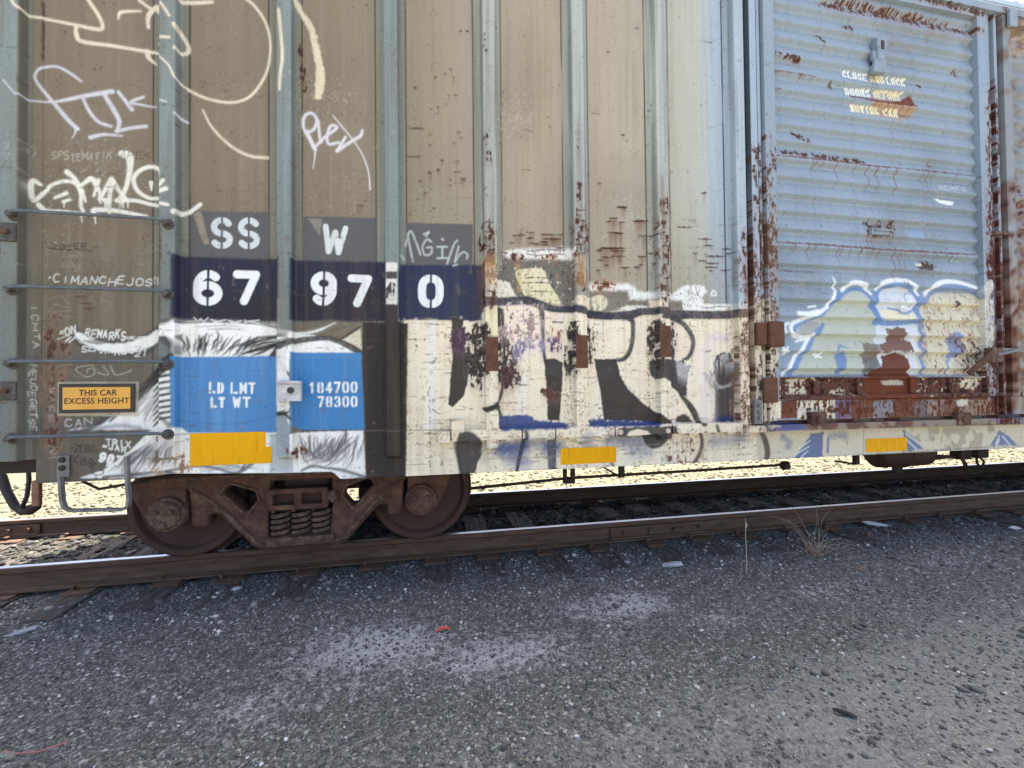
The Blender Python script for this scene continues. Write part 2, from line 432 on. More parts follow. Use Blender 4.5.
# the white horned creature: pale body, grey contours, hair
GC = (74, 71, 72)
poly(t2((150, 500), (190, 490), (260, 540), (420, 560), (540, 530), (640, 480), (742, 455), (742, 610), (650, 560), (600, 610), (520, 640), (400, 640), (250, 610), (170, 560)), GC, .85, 3, 1, True)
poly(t2((178, 515), (215, 520), (270, 553), (360, 575), (450, 570), (560, 540), (630, 495), (700, 468), (745, 470), (745, 590), (700, 545), (650, 545), (590, 590), (500, 620), (400, 625), (290, 600), (210, 565)), WHITE, .96, 1.6, 1, True)
stroke(t2((230, 560), (300, 572), (350, 570)), [2, 4, 1], (110, 104, 104), .8, 1.4)
poly([(176, 324), (190, 321), (225, 322.5), (262, 324), (290, 331), (318, 336), (350, 340), (362, 352), (362, 358), (292, 360), (292, 433), (363, 430), (366, 476.5), (341, 478.5), (333, 471.5), (280, 473), (160, 474),
      (131, 478), (100, 478), (80, 478), (104, 470), (133, 448), (150, 430), (97, 430), (58, 432), (100, 424), (125, 408), (144, 390), (160, 372), (177, 362), (176, 345)], WHITE, .97, 1.0, .8)
poly([(178, 322), (230, 322), (280, 325), (286, 335), (230, 335), (178, 333)], (250, 250, 248), .6, 5)
hair([(178, 330), (182, 345), (184, 357)], [(282, 338), (262, 345), (250, 356)], 17, 2.2, GC, .95, 3, .12)
hair([(196, 340), (192, 350), (194, 357)], [(216, 338), (206, 348), (204, 357)], 6, 1.8, (40, 38, 40), .9, 4, .12)
hair([(292, 345), (268, 350), (240, 356)], [(292, 334), (262, 337), (222, 350)], 9, 2.0, GC, .85, 6, .1)
poly(t5((65, 130), (90, 150), (105, 200), (66, 205)), GC, .7, 2.5, 1, True)
stroke(t5((60, 60), (20, 70), (-10, 80)), [2, 3, 2], GC, .7, 2)
BK = (38, 36, 37)
hair([(180, 334), (184, 346), (186, 357)], [(250, 340), (236, 348), (226, 357)], 6, 1.8, BK, .95, 31, .1)
hair([(276, 336), (252, 341), (226, 354)], [(286, 342), (268, 350), (250, 357)], 6, 2.2, BK, .9, 32, .08)
stroke([(292, 341), (276, 345), (254, 350), (238, 356)], [1, 2.6, 2.4, 1], BK, .9, .7)
hair([(186, 326), (220, 324), (250, 327)], [(196, 331), (226, 330), (262, 333)], 6, 1.1, (176, 174, 174), .7, 33, .06)
stroke([(180, 323), (215, 321.5), (255, 323.5), (286, 330)], [2, 1.6, 1.6, 2.4], (60, 57, 57), .8, 1.2)
# dark tufts by the number blocks
for P, w_ in ((t5((600, 100), (700, 60), (780, 45)), 3.0), (t5((640, 90), (720, 70), (790, 60)), 2.4), (t5((740, 105), (800, 85), (880, 68)), 3.2), (t5((690, 75), (740, 55), (770, 50)), 2)):
    stroke(P, [.8, w_, .8], (90, 84, 78), .9, .8)
poly(t5((600, 65), (780, 45), (870, 75), (800, 130), (720, 105), (600, 110)), (122, 112, 100), .6, 2, 1, True)
stroke(t5((600, 108), (700, 96), (790, 58)), [1.4, 2.4, .8], WHITE, .9, .8)
poly(t5((905, 80), (915, 185), (870, 178), (815, 140)), (226, 216, 196), .97, 1, .5)
stroke(t5((810, 135), (850, 110), (900, 78)), [2, 2.5, 3], (70, 64, 60), .9, .8)
# arched brow over the right placard
stroke(t5((495, 215), (545, 170), (620, 140), (720, 128), (800, 140), (870, 172), (912, 195)), [3, 7, 6, 5.5, 6, 7, 5], (66, 62, 62), .96, .7)
stroke(t5((612, 188), (680, 158), (760, 150), (850, 182)), [2, 4, 5, 2], (244, 244, 246), .95, .8)
stroke(t5((530, 200), (560, 250), (600, 300)), [9, 4, 2], (60, 57, 58), .95, .8)
stroke(t5((535, 180), (545, 215), (540, 250)), [7, 6, 3], (60, 57, 58), .95, .8)
# ribs of white and black on the left post
poly(fB((500, 745), (560, 680), (640, 600), (650, 640), (560, 720), (500, 775)), (56, 53, 54), .95, 1, .5, True)
stroke(fC((400, 225), (460, 165), (520, 100), (590, 30), (640, 0)), [2, 5, 5, 6, 5], (62, 59, 60), .93, 1.2)
for i, y in enumerate((14, 34, 55, 78, 100, 122, 145, 166, 186, 206)):
    stroke(fC((560, y+38), (590, y+12), (645, y)), [1, 3.0, 2.6], (48, 46, 48), .92, .6)
stroke(fC((600, 200), (640, 235), (660, 225)), [2, 6, 3], (60, 58, 60), .7, 2)
# lower left: swept grey
stroke(fC((215, 262), (300, 258), (360, 230), (420, 195)), [2, 5, 6, 3], (84, 80, 82), .9, 1.6)
stroke(fC((330, 255), (450, 240), (560, 268)), [3, 4, 3], (112, 110, 116), .7, 2.4)
hair([(133, 474), (150, 452), (172, 434)], [(160, 474), (172, 452), (186, 436)], 10, 2.2, (128, 128, 136), .75, 8, .1)
hair([(108, 472), (130, 455), (146, 440)], [(133, 474), (152, 450), (170, 434)], 11, 2.2, (128, 128, 136), .75, 9, .1)
hair([(110, 412), (130, 395), (150, 376)], [(150, 425), (160, 405), (172, 380)], 9, 2.4, (140, 138, 142), .7, 10, .1)
stroke([(104, 477), (140, 474), (165, 472), (190, 476)], [3, 4, 3, 1], (96, 92, 94), .85, 1)
stroke(t5((0, 735), (100, 715), (200, 705), (330, 735), (380, 720), (420, 690)), [2, 3.5, 2, 3, 4, 4], (92, 90, 94), .85, 1.0)
stroke(t5((390, 690), (370, 720)), 3, (96, 94, 98), .8, 1)
poly(rect(152.5, 436, 180, 459), (206, 200, 196), .75, 1.5)
poly(rect(158, 437, 170, 458), (228, 226, 226), .9, 1)
for y in (437, 452): stroke([(157, y), (157.5, y+4)], 2.2, (90, 78, 70), .8, .6)
flakes(rect(150, 455, 192, 472), (168, 138, 110), .22, .5, 6, 2)
# under the right placard: white with scratchy grey
hair([(296, 434), (300, 452), (306, 466)], [(362, 432), (346, 450), (334, 464)], 26, 1.6, (128, 126, 132), .9, 12, .16)
hair([(300, 462), (318, 452), (340, 434)], [(330, 470), (345, 458), (362, 440)], 18, 1.5, (138, 138, 144), .85, 13, .14)
stroke(t5((640, 725), (690, 705), (740, 712), (830, 725), (925, 755)), [2, 3.5, 2.4, 3, 3.4], (104, 102, 106), .9, .9)
stroke(t5((840, 540), (838, 610)), [2.4, 1], (90, 90, 94), .8, .8)
hair([(104, 474), (122, 458), (140, 444)], [(176, 470), (176, 452), (184, 438)], 14, 1.8, (104, 102, 106), .85, 41, .1)
hair([(300, 436), (306, 452), (316, 466)], [(352, 434), (340, 450), (330, 462)], 12, 1.7, (84, 82, 86), .85, 42, .14)
hair([(350, 436), (346, 450), (340, 468)], [(364, 436), (362, 452), (354, 472)], 7, 1.6, (96, 94, 98), .85, 43, .1)
hair([(196, 466), (220, 462), (262, 468)], [(196, 472), (224, 470), (262, 472)], 4, 1.6, (110, 108, 112), .8, 44, .06)
# blue placards
poly([(175, 357), (274, 356), (277, 360), (277, 432.5), (188, 433), (176, 424)], BLUE, .97, 1.1, .5)
poly([(292.5, 352.5), (361.8, 352.5), (363, 380), (365.5, 430), (303, 430.5), (293, 425)], BLUE, .98, .9, .4)
sl, m = polymask(rect(174, 355, 366, 433), 3)
put(sl, m*ss(.5, .8, NS[sl])*.22*(CV[sl][..., 2] > CV[sl][..., 0]*1.6), (128, 168, 206))
poly([(221, 408), (222.5, 430), (214, 432), (216, 410)], (120, 165, 208), .4, 3)
stroke([(180, 421), (230, 424), (276, 416)], .9, (62, 106, 156), .6, .6)
WH2 = (240, 241, 240)
text('LD', fC((762, 123))[0], fC((818, 124))[0], 11.8, 2.9, WH2, 1, gap=.22)
text('LMT', fC((842, 124))[0], fC((934, 125))[0], 11.8, 2.3, WH2, 1, gap=.18)
text('LT', fC((768, 176))[0], fC((822, 176))[0], 11.2, 2.9, WH2, 1, gap=.22)
text('WT', fC((850, 175))[0], fC((916, 175))[0], 11.2, 2.2, WH2, 1, gap=.2)
text('184700', fF((250, 86))[0], fF((430, 84))[0], 11.6, 2.2, WH2, 1, gap=.2, cut=.07)
text('78300', fF((282, 137))[0], fF((430, 136))[0], 11.4, 2.2, WH2, 1, gap=.2, cut=.07)
# bare grey foot of the third post
poly([(277.5, 412), (288, 412), (292, 425), (293, 455), (277.5, 455)], (140, 150, 158), .96, .8, .4)
poly([(276, 350), (289, 350), (290.5, 412), (277, 412)], (222, 222, 222), .9, 1)
stroke(t5((535, 470), (570, 462), (600, 490)), [3, 4, 2], (52, 50, 52), .95, .8)
stroke(t5((532, 465), (560, 470), (590, 460)), [3, 3, 2], (52, 50, 52), .9, .8)
flakes(rect(288, 448, 304, 456), (112, 74, 50), .4, .8, 3, 6)
poly([(277.5, 300), (287, 300), (291, 322), (291, 340), (277, 338)], (128, 128, 122), .7, 2)
poly([(270, 434), (277, 434), (293, 456), (293, 472), (270, 472)], (160, 168, 176), .7, 1.5, .5)

# ================================================================== paint: the cream and charcoal lettering
poly([(404, 320), (483.5, 320.5), (484, 296), (560, 296), (757, 306), (757, 432), (757, 468), (480, 476), (404, 479)], CREAM, .98, 1, .6)
sl, m = polymask([(404, 318), (757, 306), (757, 468), (404, 479)], 1)
put(sl, m*ss(.45, .8, np.roll(NB, 200, 1)[sl])*.55, (228, 206, 192))
put(sl, m*ss(.5, .85, np.roll(NS, 99, 1)[sl])*.4, (236, 232, 228))
put(sl, m*ss(.6, .9, np.roll(NM, 150, 1)[sl])*.35, (214, 190, 150))
put(sl, m*ss(.80, .84, np.roll(NHZ, 77, 0)[sl])*.75, (150, 122, 98), .3)
poly([(427, 320), (436, 320), (436, 430), (425, 430)], (238, 234, 232), .7, 3)
poly([(519, 375), (526, 375), (524, 430), (516, 430)], (236, 232, 232), .6, 3)
# charcoal column
poly(t5((915, 55), (1120, 60), (1112, 768), (930, 760), (925, 540), (915, 330), (912, 190)), CHAR, .98, .8, .5)
poly(rect(386, 318, 399, 452), (66, 56, 52), .6, 1.2)
# grey fills and white lights above the band
GR2 = (112, 108, 102)
poly(t6((230, 255), (330, 275), (660, 275), (720, 330), (720, 600), (620, 600), (520, 590), (330, 540), (250, 540), (180, 540), (100, 420), (110, 375), (190, 385)), GR2, .95, 3, 1.5, True)
poly(t6((330, 345), (430, 335), (515, 345), (545, 420), (600, 510), (632, 590), (520, 570), (420, 530), (380, 520), (345, 450), (320, 380)), (228, 220, 186), .97, .8, .6, True)
poly(t6((105, 418), (180, 420), (265, 420), (300, 490), (330, 535), (200, 540), (105, 545)), (232, 228, 214), .96, 1, .8)
poly(t6((230, 225), (300, 200), (400, 195), (660, 190), (725, 210), (725, 285), (560, 265), (380, 270), (300, 265), (235, 260)), (236, 234, 230), .92, 2.4, 1)
stroke(t6((395, 212), (440, 215), (525, 207), (655, 205)), 1.1, (96, 104, 130), .9, .5)
stroke(t6((395, 235), (480, 245), (600, 236), (655, 240)), 1.0, (96, 92, 96), .9, .5)
flakes(t6((285, 235), (370, 235), (375, 275), (290, 270)), (104, 62, 50), .8, .9, 1.5, 4)
flakes(t6((500, 255), (600, 235), (610, 262), (500, 268)), (130, 84, 60), .6, .9, 1.5, 7)
poly(t6((320, 310), (345, 310), (365, 500), (345, 500)), (206, 160, 96), .6, 2.5)
for i, y in enumerate((400, 435, 497)): stroke(t6((350+i*20, y+5), (450, y), (570, y+3)), [.7, 1.1, .7], (64, 52, 46), .85, .5, rough=.6)
poly(t6((100, 300), (170, 300), (175, 360), (105, 360)), (226, 190, 140), .75, 3)
# right half: gray cloud, white puffs
poly(t7((0, 400), (110, 395), (220, 400), (225, 450), (330, 455), (360, 520), (250, 520), (180, 500), (110, 530), (0, 530)), (120, 117, 108), .95, 2, 1)
poly(t7((420, 440), (450, 460), (530, 460), (535, 515), (420, 515)), (118, 116, 112), .93, 2, 1)
poly(t7((0, 360), (150, 360), (215, 365), (245, 370), (270, 400), (380, 415), (470, 420), (540, 370), (650, 375), (670, 410), (600, 470), (530, 470), (530, 455), (430, 455), (330, 450), (230, 450), (215, 400), (0, 400)), (240, 240, 240), .93, 2.2, 1.2)
poly(t7((530, 470), (600, 440), (650, 450), (650, 480), (800, 480), (790, 510), (620, 515), (535, 510)), (238, 240, 242), .95, 1, 1.2)
poly(t7((180, 500), (215, 485), (360, 490), (370, 510), (250, 525), (200, 520)), (238, 234, 226), .93, 1.2, .8)
poly(t7((10, 440), (60, 425), (95, 450), (100, 480), (70, 515), (20, 510)), (232, 222, 198), .95, 1.5, .6, True)
poly(t7((800, 400), (950, 400), (950, 520), (800, 520)), (176, 196, 212), .6, 2)
stroke(t7((690, 425), (705, 400), (720, 425), (695, 430)), 1.6, (236, 238, 240), .9, .8)
for a, b in (((540, 400), (620, 430)), ((560, 460), (630, 400)), ((600, 380), (640, 470)), ((545, 430), (600, 470))):
    stroke(t7(a, b), .9, (170, 170, 172), .8, .6)
stroke(t7((640, 497), (690, 500), (720, 492), (770, 492)), [.8, 1.2, .9, .6], (70, 66, 66), .8, .5, rough=.8)
flakes(t7((20, 345), (90, 340), (140, 360), (80, 395), (20, 385)), (146, 98, 70), .55, .8, 3, 8)
# ragged older coats breaking through above the word, chalky wear on the cream
def fleck(P, col, cover, a, b, op=.85, rust=.2):
    sl, m = polymask(P, 2, 1.5)
    q = rank((np.roll(NK, a, 1)[sl]-NK.mean())/NK.std()*.6+(np.roll(NV, b, 1)[sl]-NV.mean())/NV.std()*.7, .92)
    put(sl, m*ss(1-cover-.03, 1-cover+.03, q)*op, col, rust)
R1 = t6((105, 260), (230, 205), (330, 195), (660, 195), (725, 215), (725, 600), (520, 585), (330, 530), (105, 540))
fleck(R1, (70, 62, 58), .07, 31, 77, .8, .5); fleck(R1, (232, 228, 220), .05, 133, 21, .8); fleck(R1, (176, 128, 92), .05, 235, 90, .7, .6)
R2 = t7((0, 365), (250, 370), (470, 420), (560, 375), (655, 385), (655, 480), (775, 490), (775, 515), (250, 522), (0, 528))
fleck(R2, (84, 78, 74), .06, 37, 140, .7, .4); fleck(R2, (150, 112, 90), .03, 139, 60, .7, .6)
WORD = [(406, 322), (484, 322), (560, 312), (757, 312), (757, 430), (406, 440)]
sl, m = polymask(WORD, 1)
put(sl, m*ss(.55, .8, np.roll(NM, 341, 1)[sl])*.3, (226, 200, 188))
put(sl, m*ss(.55, .85, np.roll(NB, 43, 0)[sl]*.5+np.roll(NM, 143, 0)[sl]*.5)*.3, (240, 238, 236))
# the navy band
BD = (54, 55, 70)
poly(t6((-5, 310), (60, 320), (92, 350), (100, 480), (95, 600), (60, 700), (-5, 712)), (52, 55, 76), .97, 1.0, .5)
stroke(t6((90, 580), (200, 572), (350, 562), (430, 570), (520, 600), (600, 622), (720, 625), (800, 645), (880, 662), (985, 668)), [9, 8, 8, 8, 7.5, 6.5, 7, 7.5, 7, 6.5], BD, .97, .7, rough=.5)
stroke(t7((0, 540), (100, 545), (230, 538), (300, 520), (380, 520), (440, 532), (540, 538), (700, 540), (850, 538), (957, 540)), [7, 7, 8, 7, 7, 7, 8, 8, 8, 8], BD, .97, .7, rough=.5)
sl, m = polymask([(404, 318), (757, 306), (757, 468), (404, 479)], 1)
put(sl, m*ss(.71, .75, NK[sl]*.6+np.roll(NM, 40, 1)[sl]*.4)*.8, (120, 98, 84), .4)
put(sl, m*ss(.70, .74, np.roll(NK, 99, 0)[sl]*.5+np.roll(NS, 40, 1)[sl]*.5)*.7, (84, 68, 62), .4)
# left block shapes
poly(fM((283, 100), (352, 105), (345, 150), (365, 200), (352, 260), (377, 330), (372, 450), (345, 535), (287, 590), (265, 570), (277, 420), (287, 300), (280, 200)), CHAR, .97, .7, .7)
poly(fM((525, 30), (568, 50), (578, 180), (562, 225), (540, 205), (530, 120)), (62, 60, 66), .96, .7, .7)
poly(fM((470, 45), (525, 45), (535, 160), (540, 200), (462, 200), (465, 90)), (236, 222, 186), .9, 1)
poly(fM((450, 70), (462, 65), (466, 130), (450, 150)), (232, 224, 204), .9, 1, 1)
stroke(fM((745, 15), (775, 45), (782, 110), (785, 200), (790, 290), (798, 335)), [7, 5.5, 4.4, 3.6, 3.4, 3.4], (62, 60, 70), .96, .7)
poly(fM((792, 325), (850, 320), (893, 345), (893, 420), (882, 600), (876, 662), (810, 658), (805, 500), (798, 420)), CHAR, .97, .7, .7)
poly(fM((815, 340), (885, 350), (880, 420), (800, 410)), (80, 78, 80), .6, 3)
flakes(fM((770, 500), (810, 485), (870, 510), (860, 545), (800, 530)), (110, 76, 70), .9, .4, 2, 5)
stroke(fM((562, 480), (545, 545), (510, 580), (470, 595)), [3, 3, 3.4, 4], CHAR, .95, .7)
poly(fM((450, 590), (470, 590), (540, 570), (548, 615), (520, 600), (470, 615)), CHAR, .95, .7, 1, True)
stroke(fM((540, 600), (555, 640)), [2, 4], CHAR, .9, .8)
poly(fM((545, 640), (640, 630), (700, 628), (740, 655), (820, 665), (900, 672), (922, 690), (905, 705), (545, 712), (538, 680)), (48, 70, 130), .94, 1.2, 1.6)
# damage and grime round the brown patches
flakes(fM((360, 180), (465, 150), (465, 450), (400, 455), (370, 380)), (72, 62, 64), .78, .5, 5, 2)
flakes(fM((535, 210), (610, 215), (655, 320), (640, 450), (570, 490), (538, 400)), (74, 62, 64), .85, .5, 5, 9)
flakes(fM((560, 380), (640, 370), (640, 430), (580, 480)), (88, 60, 62), .38, .3, 4, 11)
flakes(fM((280, 165), (350, 155), (370, 210), (350, 270), (290, 250)), (88, 64, 84), .9, .3, 3, 3)
flakes(fM((640, 215), (780, 205), (780, 250), (700, 270), (640, 300)), (150, 140, 168), .65, .2, 4, 4)
flakes(fM((785, 210), (890, 215), (890, 275), (840, 275), (785, 240)), (122, 98, 124), .6, .2, 3, 6)
flakes(fM((820, 140), (885, 140), (880, 195), (850, 185)), (164, 110, 106), .5, .2, 3, 8)
flakes(fM((905, 160), (955, 150), (955, 400), (905, 380)), (70, 64, 62), .75, .5, 4, 5)
flakes(fM((575, 40), (770, 40), (775, 200), (575, 200)), (196, 168, 166), .24, .2, 6, 15)
stroke(fM((607, 90), (612, 100)), 2.2, (60, 44, 40), .9, .5)
stroke(fM((840, 120), (892, 122)), 2, (50, 42, 40), .9, .5, rough=.8)
for i, (a, b) in enumerate((((130, 298), (270, 296)), ((150, 345), (215, 330)), ((50, 215), (140, 216)), ((232, 402), (300, 400)), ((665, 387), (705, 385)), ((715, 435), (762, 437)), ((150, 133), (240, 133)), ((630, 465), (700, 466)))):
    stroke(fM(a, b), [.6, 1.1, .5], (88, 66, 54), .8, .5, rough=1)
# loose outlines in thin black on the cream
for P in (fM((200, 540), (255, 535), (230, 580), (205, 600)), fM((180, 600), (220, 625), (275, 605)), fM((330, 580), (400, 600)), fM((165, 320), (205, 318), (170, 345), (215, 340))):
    stroke(P, .9, (96, 84, 76), .75, .5, rough=.9)
# second half of the word
stroke(fN((235, 85), (280, 108), (287, 140), (285, 210), (268, 280), (235, 318), (185, 326)), [6, 5, 4.4, 4.4, 4.4, 4.2, 3], (60, 60, 68), .97, .7)
poly(fN((78, 318), (190, 318), (207, 350), (218, 405), (262, 480), (345, 560), (430, 620), (485, 662), (400, 668), (330, 652), (130, 648), (112, 500), (95, 420)), CHAR, .97, .7, .6)
poly(fN((90, 340), (190, 345), (195, 420), (100, 430)), (76, 74, 80), .4, 4)
poly(fN((45, 648), (120, 640), (135, 652), (240, 650), (400, 655), (420, 665), (400, 682), (50, 680)), (46, 66, 128), .93, 1, 1.4)
stroke(fN((430, 95), (500, 100), (560, 130), (602, 190), (612, 240), (592, 300), (555, 328)), [4, 4.6, 5, 4.8, 4.4, 4, 3], (60, 60, 68), .97, .7)
stroke(fN((540, 100), (575, 90)), [4, 2], (60, 60, 68), .9, .8)
poly(fN((372, 332), (440, 322), (560, 328), (582, 380), (577, 520), (540, 512), (500, 472), (470, 445), (432, 420), (405, 432), (380, 400)), (62, 58, 62), .97, .7, .9)
flakes(fN((530, 330), (600, 350), (600, 410), (560, 420), (530, 380)), (206, 202, 206), .75, .2, 3, 3)
stroke(fN((545, 512), (590, 565), (618, 610), (640, 662)), [3, 6, 6.5, 6], CHAR, .97, .7)
poly(fN((512, 660), (525, 628), (560, 612), (592, 630), (606, 660)), CHAR, .95, 1, .5)
poly(fN((728, 655), (730, 400), (720, 340), (738, 298), (772, 278), (812, 288), (834, 340), (832, 655)), (60, 56, 58), .97, .8, .6)
poly(fN((728, 655), (730, 625), (832, 625), (832, 655)), (44, 52, 96), .9, 1.5, 1)
flakes(fN((740, 305), (800, 300), (820, 345), (800, 375), (750, 340)), (176, 174, 174), .3, .2, 4, 6)
stroke(fN((725, 440), (760, 470), (820, 455)), [2, 3, 2], (200, 200, 202), .6, 1.2, rough=2)
flakes(fN((680, 400), (730, 390), (735, 470), (700, 450)), (90, 84, 84), .6, .2, 3, 2)
poly(fN((640, 240), (720, 200), (730, 640), (650, 640), (640, 450)), (236, 228, 230), .55, 6)
poly(fN((690, 190), (810, 180), (800, 225), (700, 225)), (208, 192, 208), .5, 4, 2)
poly(fN((880, 655), (895, 622), (945, 610), (965, 655)), (74, 74, 88), .9, 1.4, 1)
flakes(fN((365, 150), (425, 140), (425, 400), (380, 330)), (78, 68, 66), .75, .5, 4, 12)
flakes(fN((485, 140), (515, 140), (515, 320), (485, 320)), (80, 74, 76), .85, .5, 3, 14)
flakes(fN((40, 150), (85, 160), (85, 300), (40, 330)), (84, 72, 66), .72, .5, 3, 16)
flakes(fN((840, 150), (880, 140), (890, 300), (840, 300)), (96, 84, 78), .6, .5, 4, 13)
flakes(fN((870, 290), (960, 260), (970, 520), (900, 480)), (92, 66, 52), .42, .7, 6, 18)
flakes(fN((860, 60), (990, 60), (990, 600), (860, 600)), (110, 78, 60), .3, .7, 6, 19)
for i in range(16):
    a = rng.uniform(70, 860); b = rng.uniform(110, 640)
    stroke(fN((a, b), (a+rng.uniform(10, 45), b+rng.uniform(-6, 6))), .9, (96, 72, 58), .6, .5, rough=1)
# sill below the word: cream carried down, blue mist, dark drips
for P, r_, c, o in ((u7((560, 230), (720, 220)), 14, (44, 76, 144), .9), (u7((640, 300), (740, 330)), 13, (70, 100, 156), .6), (u7((930, 220), (1010, 210)), 12, (44, 76, 144), .85),
                    (fI((385, 215), (400, 250)), 11, (70, 98, 150), .6), (fI((480, 215), (600, 222)), 14, (62, 84, 136), .7), (fI((560, 260), (620, 262)), 10, (90, 118, 160), .5),
                    (fI((850, 225), (960, 215)), 10, (96, 122, 164), .55), (fI((150, 235), (225, 230)), 12, (58, 88, 146), .6), (fI((10, 240), (20, 290)), 8, (110, 110, 130), .4)):
    stroke(P, r_, c, o, 6, rough=2)
poly(u7((208, 140), (222, 98), (268, 82), (330, 92), (380, 130), (412, 180), (402, 280), (372, 350), (352, 436), (240, 436), (222, 320), (206, 220)), (72, 68, 68), .97, .8, .6)
stroke(u7((200, 180), (205, 230), (225, 330), (235, 420)), [3, 4, 3, 2], (56, 50, 52), .8, 1.2)
stroke(u7((735, 80), (745, 130), (715, 250), (682, 402)), [3.4, 4, 4, 3.4], (62, 64, 78), .95, .8)
stroke(u7((940, 160), (945, 390)), 4.4, (70, 76, 92), .9, 1)
stroke(u7((975, 150), (975, 392)), 4.6, (74, 72, 78), .9, 1)
poly(fI((490, 172), (700, 165), (708, 190), (690, 212), (600, 208), (490, 205)), (66, 62, 64), .95, .8, .6)
poly(fI((518, 203), (530, 186), (560, 176), (595, 184), (615, 206)), CREAM, .95, .8)
poly(fI((588, 200), (690, 195), (670, 238), (635, 252), (610, 240)), (62, 60, 62), .95, 1, .6, True)
stroke(fI((845, 165), (852, 190)), 3, CHAR, .9, .8)
stroke(fI((805, 190), (812, 235), (795, 285), (768, 318)), [3, 4, 4, 3.4], (64, 60, 62), .96, .8)
stroke(fI((475, 290), (488, 318)), 4, (84, 84, 92), .8, 1)
stroke(fI((270, 205), (272, 330)), 3.4, (84, 88, 110), .7, 2)
for y in (248, 277): stroke(fI((0, y+12), (300, y+2), (700, y-14), (1000, y-30)), .8, (150, 134, 112), .55, .6, rough=1)
flakes(fI((690, 200), (800, 200), (800, 315), (690, 315)), (128, 100, 84), .14, .4, 6, 4)
# rust on the seven post caps over the word
for x, y0, y1, sd in ((488, 225, 300, 1), (579, 215, 290, 2), (662, 205, 300, 3), (743, 235, 300, 5)):
    flakes(rect(x-7, y0, x+6, y1), (88, 60, 50), .27, .9, 4, sd)
    sl, m = polymask(rect(x-6, y0-25, x+5, y1), 5)
    put(sl, m*ss(.35, .75, np.roll(NS, sd*57, 1)[sl])*.6, (118, 84, 66), .7)
    for i in range(9):
        yy = y0+(y1-y0)*i/9+rng.uniform(-2, 2)
        rustmark(x+rng.uniform(-3, 3), yy, rng.uniform(5, 10), rng.uniform(6, 16), .75, i+sd*10)
for x in (488, 579): poly(rect(x-5, 258, x+7, 288), (218, 172, 126), .35, 5)
# rust cracks on the sheets
def cluster(f, items, sd=0):
    for i, (x, y, wd, h) in enumerate(items):
        p = f((x, y))[0]; rustmark(p[0], p[1], wd, h, .85, sd+i)
cluster(t6, [(345, 104, 12, 18), (425, 85, 8, 14), (420, 125, 9, 10), (570, 98, 22, 12), (560, 128, 16, 10), (520, 150, 9, 8), (600, 135, 10, 14), (290, 155, 5, 12), (450, 165, 12, 6), (530, 172, 10, 6), (355, 95, 4, 8), (640, 195, 9, 8), (245, 230, 5, 10), (240, 330, 5, 10)], 20)
cluster(t7, [(130, 70, 10, 22), (165, 75, 9, 24), (120, 8, 8, 12), (180, 10, 7, 20), (290, 5, 14, 14), (300, 88, 9, 28), (150, 158, 22, 22), (160, 175, 14, 14), (80, 160, 8, 22), (95, 210, 9, 16), (55, 172, 5, 6), (60, 228, 6, 8), (50, 285, 6, 8), (160, 205, 14, 14), (200, 270, 9, 16), (270, 268, 5, 14), (297, 208, 8, 12), (85, 362, 12, 6), (95, 255, 4, 12), (290, 255, 4, 20)], 50)
cluster(t7, [(655, 108, 13, 3), (680, 146, 12, 4), (720, 205, 20, 4), (600, 188, 5, 16), (660, 195, 4, 18), (695, 268, 12, 3), (770, 285, 9, 4), (645, 232, 8, 3), (700, 245, 12, 3), (690, 290, 3, 6), (540, 40, 14, 1), (780, 165, 8, 4), (350, 190, 10, 4), (350, 92, 8, 4), (790, 190, 6, 5)], 90)
cluster(fD, [(645, 468, 15, 2), (635, 571, 12, 4), (715, 280, 2.5, 6), (750, 268, 2.5, 8), (772, 250, 4, 10), (782, 280, 3, 12), (725, 390, 3, 8), (695, 630, 4, 14), (795, 628, 7, 14), (815, 652, 6, 10), (740, 585, 3, 7), (725, 620, 3, 8), (676, 705, 3, 8), (710, 760, 3, 6), (782, 520, 3, 8), (808, 110, 2, 5), (832, 112, 2, 4), (462, 15, 3, 4), (437, 750, 8, 14), (640, 320, 2.5, 5), (660, 660, 3, 6), (770, 655, 3, 5)], 130)
cluster(fHH, [(520, 62, 10, 12), (490, 102, 8, 14), (820, 10, 5, 16), (590, 113, 12, 14), (495, 155, 10, 16), (490, 212, 22, 16), (437, 220, 5, 8)], 160)
cluster(fG, [(438, 670, 4, 5), (520, 758, 10, 4), (524, 492, 3, 6), (470, 188, 2, 2), (822, 705, 3, 14)], 170)
for P in (fG((155, 472), (175, 476), (195, 480)), fG((155, 620), (185, 620)), fG((410, 412), (425, 414), (437, 417)), fG((825, 150), (850, 155))): stroke(P, .8, (90, 78, 70), .8, .5)
for i in range(9): rustmark(415+rng.uniform(0, 52), rng.uniform(75, 210), rng.uniform(2, 4), rng.uniform(5, 14), .55, 200+i)
for x, y in ((484, 45), (484, 140), (487, 160), (575, 140), (576, 190), (300, 49), (303, 66), (304, 80)):
    flakes([(x-2, y-4), (x+2, y-4), (x+2, y+12), (x-2, y+12)], (84, 58, 54), .5, .7, 1.5, int(x+y))

